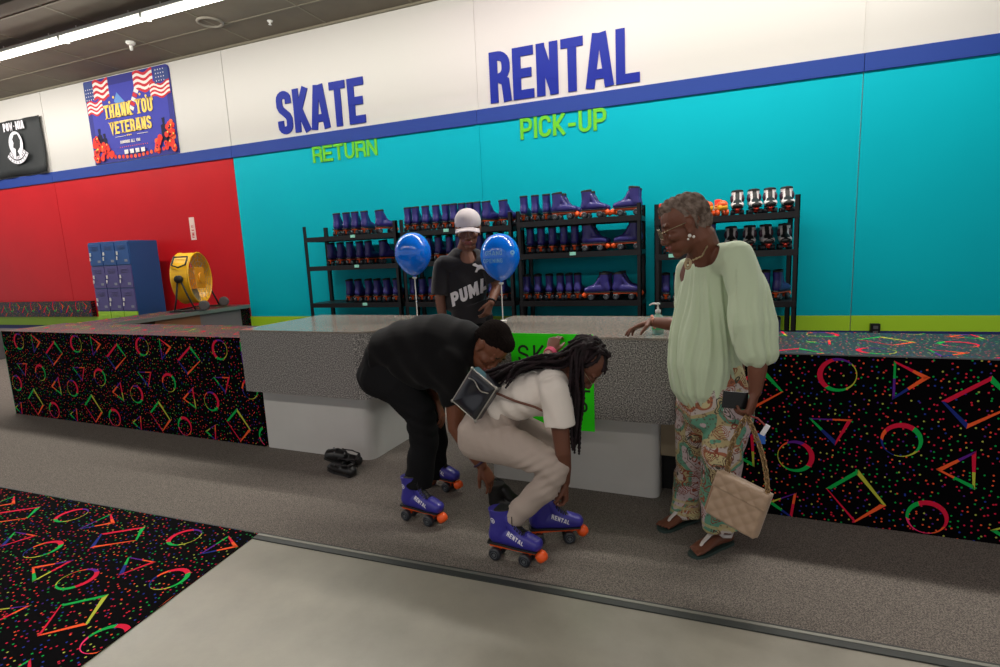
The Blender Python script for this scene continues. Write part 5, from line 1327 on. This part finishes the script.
    for q in (-1, 1):
        c = V3(pe.x, pe.y, 0)+X*q*.12; fd = V3(.25, -.97, 0)
        limb(b, [c-fd*.06+V3(0, 0, .05), c+fd*.06+V3(0, 0, .05), c+fd*.17+V3(0, 0, .04)], [(.042, .045), (.045, .04), (.042, .03)], side=(1, .2, 0))
    me = remesh(b, .007, 2); co = getco(me); co[:, 2] = np.maximum(co[:, 2], .006); setco(me, co); part(me, 'shoes', [M_BLK], root)
    b = MB(); d = (lw-le).normalized(); b.torus(lw-d*.015, .034, .007, d, n=20, k=6); partmb(b, 'watch', [M_BLK], root)
def BK_(): return MATS['black_trousers']
counter_man()

# ============================================================ BALLOONS, SIGN, SANITIZER, FAN, LOCKERS, SHOES
def balloon(px, py, Y, ptop, label, words):
    c = at(px, py, Y); zb = .992
    t = thing('balloon', label, 'balloon', (c.x, c.y, zb), 0, 'blue balloons on sticks')
    hgt = c.z-zb; R = .142
    prof = []
    for k in range(25):
        a = PI*k/24; r = R*math.sin(a)**.95 if k < 24 else 0; z = -math.cos(a)*R*1.12
        if z < 0: r *= 1-.22*(-z/(R*1.12))**2.2; z *= 1.12
        prof.append((r, z))
    b = MB(); b.lathe([(max(r, 0), z) for r, z in prof], (0, 0, hgt), n=40); me = b.mesh('skin')
    o = link(me, 'skin', [mat('balloon_blue', (4, 112, 232), .14, coat=.4, spec=.5)], t, smooth=True)
    b = MB(); z0 = hgt-R*1.27; b.lathe([(.004, .012), (.007, .0), (.016, -.012), (.0, -.010)], (0, 0, z0), n=14); put(b, 'knot', [MATS['balloon_blue']], t, smooth=True)
    b = MB(); b.lathe([(0, .004), (.018, .0), (.018, -.010), (.005, -.018), (0, -.018)], (0, 0, z0-.008), n=16); put(b, 'cup', [M_FIX], t)
    b = MB(); b.tube([(0, 0, 0), (0, 0, z0-.02)], .0042, 8); b.lathe([(0, 0), (.03, 0), (.03, .006), (0, .008)], (0, 0, 0), n=16); put(b, 'stick', [mat('stick_white', (226, 224, 220), .4)], t)
    if words:
        bv = BVHTree.FromPolygons([v.co.copy() for v in me.vertices], [tuple(p.vertices) for p in me.polygons])
        rt = V3(.93, .37, 0).normalized(); fr_ = V3(.37, -.93, 0).normalized(); cc = V3(0, 0, hgt)
        b = MB()
        def mp_(ox, oy):
            def m(x, y, d):
                h = bv.ray_cast(cc+rt*(x+ox)+V3(0, 0, y+oy)+fr_*.4, -fr_); return (h[0]+fr_*.0015) if h[0] else None
            return m
        text(b, 'GRAND', mp_(-.105, .008), .030, .60, .16, .2, 0, 0, 0, seg=.008); text(b, 'OPENING', mp_(-.12, -.045), .030, .55, .16, .16, 0, 0, 0, seg=.008)
        stroke(b, arc(.085, .022, .012, .010, 0, 360, 10), .010, mp_(0, 0), 0, 0, 0); stroke(b, [(.072, .018), (.085, .004), (.098, .018)], .008, mp_(0, 0), 0, 0, 0)
        put(b, 'print', [mat('balloon_print', (120, 176, 228), .4)], t)
balloon(413, 253, 3.80, 318, 'bright blue balloon on a white stick over the left grey counter', False)
balloon(500, 256, 3.66, 318, 'bright blue balloon with GRAND OPENING print on a white stick right of the capped person', True)

def poster():
    p0 = (-1.075, 0); P = C_(-1.08, -.1295, .43)
    t = thing('poster', 'neon green poster with hand-lettered words taped to the grey counter front', 'poster', P, AC)
    b = MB(); b.box(0, .505, 0, .003, 0, .545); b.box(0, .505, .0, .003, .545, .575)
    sh = put(b, 'sheet', [mat('neon_green_card', (48, 236, 22), .6, spec=.2)], t)
    b = MB(); mp = lambda ox, oz: (lambda x, y, d: (ox+x, -d, oz+y))
    text(b, 'SKATE', mp(.045, .395), .11, .62, .13, .26, .0, .001); text(b, 'RENTAL', mp(.03, .235), .10, .56, .13, .22, .0, .001); text(b, 'PICK UP', mp(.03, .075), .10, .54, .13, .20, .0, .001)
    put(b, 'lettering', [mat('marker_black', (16, 30, 14), .7)], sh)
poster()
def sanitizer():
    c = V3(-.235, 3.16, .991)
    t = thing('hand_sanitizer', 'clear pump bottle of hand sanitizer on the counter beside the beaded wrist', 'bottle', c)
    b = MB(); b.lathe([(0, 0), (.030, 0), (.033, .006), (.033, .085), (.026, .102), (.013, .112), (.013, .120), (0, .120)], n=20); put(b, 'bottle', [mat('clear_gel', (196, 226, 214), .1, trans=.55)], t, smooth=True)
    b = MB(); b.lathe([(.0338, .025), (.0342, .026), (.0342, .075), (.0338, .076)], n=20); put(b, 'label_band', [mat('label_green', (70, 176, 116), .5)], t)
    b = MB(); b.lathe([(0, .118), (.015, .118), (.015, .136), (.006, .140), (.005, .165), (.012, .166), (.012, .176), (0, .178)], n=16); b.loft([(0, 0, .171), (-.03, 0, .172), (-.045, 0, .164)], [.006, .005, .004], n=8); put(b, 'pump', [M_FIX], t, smooth=True)
sanitizer()
def drum_fan():
    c = V3(-6.42, 5.38, .907); ax = V3(.90, .42, 0).normalized(); up = V3(0, 0, 1); sd = up.cross(ax)
    t = thing('drum_fan', 'yellow drum fan on a black wheeled stand on top of the back counter', 'fan', c)
    R = .335; H = .42; Cc = V3(0, 0, H); hl_ = .115
    Ye = mat('fan_yellow', (236, 178, 18), .35)
    b = MB(); n = 40; b.lathe([(R*.985, -hl_), (R, -hl_), (R+.008, -hl_+.008), (R, -hl_+.02), (R, hl_-.02), (R+.008, hl_-.008), (R, hl_), (R*.985, hl_), (R*.96, hl_-.02), (R*.96, -hl_+.02)], Cc, ax, n=n)
    b.f = [f_ for f_ in b.f if len(f_) == 4]; b.m = [0]*len(b.f)
    for k in range(n): b.f.append((9*n+k, 9*n+(k+1) % n, (k+1) % n, k)); b.m.append(0)
    put(b, 'drum', [Ye], t, smooth=False)
    b = MB()
    for k in range(6): b.torus(Cc+ax*(hl_-.012), R*(.2+.15*k), .0022, ax, n=36, k=5)
    for k in range(16):
        a = 2*PI*k/16; d = sd*math.cos(a)+up*math.sin(a); b.tube([Cc+ax*(hl_-.012)+d*.06, Cc+ax*(hl_-.012)+d*R*.97], .0022, 5)
    for k in range(5): b.torus(Cc-ax*(hl_-.012), R*(.2+.18*k), .0022, ax, n=36, k=5)
    put(b, 'guard_grille', [mat('grille_grey', (150, 144, 130), .4, .6)], t, smooth=True)
    b = MB()
    for k in range(3):
        a = 2*PI*k/3+.4; d = sd*math.cos(a)+up*math.sin(a); e = ax.cross(d); tw = (e*.8+ax*.45).normalized()
        b.add([Cc+d*.05-tw*.04, Cc+d*.05+tw*.04, Cc+d*R*.9+tw*.11, Cc+d*R*.9-tw*.11], [(0, 1, 2, 3)]); 
    o = put(b, 'blades', [mat('blade_grey', (146, 138, 120), .5)], t); so = o.modifiers.new('s', 'SOLIDIFY'); so.thickness = .004
    b = MB(); b.obox(Cc+ax*.02, (ax, sd, up), (.09, .13, .14)); b.lathe([(0, -.03), (.07, -.03), (.07, .03), (0, .03)], Cc+ax*.10, ax, n=20); put(b, 'motor', [mat('motor_orange', (232, 150, 24), .4)], t, bevel=.008)
    b = MB()
    hb = Cc-sd*R*math.cos(.5)+up*R*math.sin(.5)
    for s0 in (-1,):
        q0 = [ (s0*.62, -.07), (s0*.62, .07), ]
    def rimp(a, z): d = sd*math.cos(a)+up*math.sin(a); return Cc+d*(R+.028)+ax*z
    b.tube([rimp(2.25, -.085), rimp(2.25, .085), rimp(2.62, .085), rimp(2.72, .0), rimp(2.62, -.085), rimp(2.25, -.085)], .011, 8)
    put(b, 'handle', [M_BLK], t, smooth=True)
    b = MB()
    for q in (-1, 1):
        p = Cc+sd*q*(R+.02); b.lathe([(0, -.02), (.05, -.02), (.05, .02), (0, .02)], p, sd, n=18)
        b.tube([p+ax*-.015, p-ax*.06-up*.25, Cc+sd*q*(R+.02)-ax*.10-up*(H-.012)], .011, 8); b.tube([p+ax*.015, p+ax*.08-up*.2, Cc+sd*q*(R+.02)+ax*.16-up*(H-.012)], .011, 8)
        b.tube([Cc+sd*q*(R+.02)-ax*.16-up*(H-.012), Cc+sd*q*(R+.02)+ax*.26-up*(H-.012)], .011, 8)
    b.tube([Cc+sd*(R+.02)-ax*.15-up*(H-.012), Cc-sd*(R+.02)-ax*.15-up*(H-.012)], .011, 8)
    put(b, 'stand', [M_BLK], t, smooth=True)
    for q in (-1, 1):
        b = MB(); b.lathe([(0, -.02), (.05, -.02), (.066, -.012), (.066, .012), (.05, .02), (0, .02)], Cc+sd*q*(R-.03)+ax*.25-up*(H-.067), sd, n=22); put(b, 'stand_wheel', [mat('stand_wheel_grey', (84, 80, 80), .6)], t)
drum_fan()
def lockers():
    x0, x1, y0, y1 = -8.58, -7.72, 5.50, 5.95
    t = thing('locker_bank', 'bank of blue, purple and lime lockers standing against the red wall', 'locker', (x0, y0, .004))
    cb = mat('locker_blue', (28, 78, 142), .4); cp = mat('locker_purple', (78, 70, 128), .4); cg = mat('locker_lime', (154, 200, 40), .4); sdm = mat('locker_side', (24, 74, 128), .45)
    W, D, Z = x1-x0, y1-y0, 1.89
    b = MB(); b.box(0, W, .012, D, 0, Z); put(b, 'carcass', [sdm], t, bevel=.004)
    cw = W/3; rh = .335
    for r, m in enumerate((cb, cp, cp, cg, cg)):
        for k in range(3):
            z1 = Z-.02-r*rh; z0 = z1-rh+.014; xx0, xx1 = k*cw+.008, (k+1)*cw-.008
            b = MB(); b.box(xx0, xx1, -.004, .0118, z0, z1)
            for q in range(3): b.box(xx0+.06, xx1-.06, -.009, -.004, z1-.05-.022*q, z1-.042-.022*q)
            o = put(b, 'door', [m], t, bevel=.003)
            h = MB(); h.box(xx0+.030, xx0+.050, -.018, -.004, z0+.14, z0+.19); h.tube([(xx0+.04, -.02, z0+.12), (xx0+.04, -.024, z0+.07)], .008, 8); put(h, 'lock', [M_FIX], o, bevel=.002)
            if r % 1 == 0:
                h = MB(); h.box(xx1-.10, xx1-.04, -.006, -.004, z0+.04, z0+.075); put(h, 'number_plate', [mat('plate_grey', (130, 134, 150), .4)], o)
lockers()

# shoes taken off and left on the carpet
def clog(loc, rz, label, grp=None, tilt=0):
    t = thing('shoe', label, 'shoe', loc, rz, grp); t.rotation_euler = (0, tilt, rz)
    b = MB()
    b.loft([(0, -.11, .035), (0, -.05, .034), (0, .04, .034), (0, .11, .032)], [(.036, .030), (.036, .028), (.046, .030), (.040, .024)], side=(1, 0, 0), n=18, power=2.6)
    b.loft([(0, .0, .06), (0, .05, .062), (0, .095, .045)], [(.040, .032), (.044, .034), (.036, .024)], side=(1, 0, 0), n=16)
    b.loft([(0, -.105, .05), (0, -.10, .082)], [(.030, .012), (.032, .010)], side=(1, 0, 0), n=12)
    me = remesh(b, .0045, 3); co = getco(me); co[:, 2] = np.maximum(co[:, 2], .004); setco(me, co); link(me, 'upper', [mat('shoe_black', (17, 16, 18), .35)], t, smooth=True)
    b = MB(); b.loft([(0, -.112, .008), (0, -.04, .008), (0, .05, .008), (0, .125, .008)], [(.036, .008), (.034, .008), (.046, .008), (.034, .008)], side=(1, 0, 0), n=16, power=4); put(b, 'sole', [M_BLK], t)
    b = MB()
    for sx in (-1, 1): b.tube([(sx*.040, .02, .07), (sx*.040, -.05, .085), (sx*.030, -.105, .085)], .005, 6); b.ell((sx*.043, .018, .068), (.006, .009, .009))
    b.tube([(.030, -.105, .085), (0, -.122, .086), (-.030, -.105, .085)], .005, 6); put(b, 'heel_strap', [mat('shoe_strap', (30, 26, 28), .4)], t, smooth=True)
    b = MB(); b.ell((.02, .075, .090), (.008, .008, .004)); b.ell((-.015, .06, .095), (.006, .006, .004)); put(b, 'stud', [M_HUB], t, smooth=True)
    return t
PG = 'pair of black shoes on the carpet'
clog((-2.36, 2.97, .004), 1.30, 'black shoe standing flat on the carpet by the grey counter, lower of the pair', PG)
o_ = clog((-2.39, 3.03, .075), 1.75, 'black shoe leaning on top of its fellow on the carpet by the grey counter', PG); o_.rotation_euler = (.35, -.55, 1.75)
def pulled_shoe():
    c = onz(511, 510, 0)
    t = thing('ankle_boot', 'low black boot standing on the carpet between a reaching hand and the near skate', 'shoe', (c.x, c.y, .006))
    t.rotation_euler = (0, 0, -1.5)
    b = MB(); b.loft([(0, -.10, .04), (0, -.03, .036), (0, .06, .034), (0, .12, .030)], [(.040, .034), (.038, .03), (.046, .03), (.038, .022)], side=(1, 0, 0), n=18, power=2.5)
    b.loft([(0, -.085, .05), (0, -.085, .10), (0, -.09, .15)], [(.040, .048), (.040, .052), (.044, .064)], side=(1, 0, 0), n=18, caps='rf')
    b.loft([(0, .05, .05), (0, .0, .08), (0, -.03, .12)], [(.036, .026), (.036, .03), (.032, .03)], side=(1, 0, 0), n=14)
    me = remesh(b, .005, 3); co = getco(me); co[:, 2] = np.maximum(co[:, 2], .0); setco(me, co); link(me, 'upper', [mat('boot_leather', (20, 19, 19), .45)], t, smooth=True)
    b = MB(); b.loft([(0, -.105, .008), (0, -.04, .008), (0, .05, .008), (0, .13, .008)], [(.038, .008), (.036, .008), (.046, .008), (.034, .008)], side=(1, 0, 0), n=16, power=4); put(b, 'sole', [M_BLK], t)
    b = MB(); b.torus((0, -.09, .152), .052, .008, (0, .1, 1), n=24, k=6); put(b, 'collar', [mat('boot_collar', (34, 32, 30), .7)], t, smooth=True)
pulled_shoe()
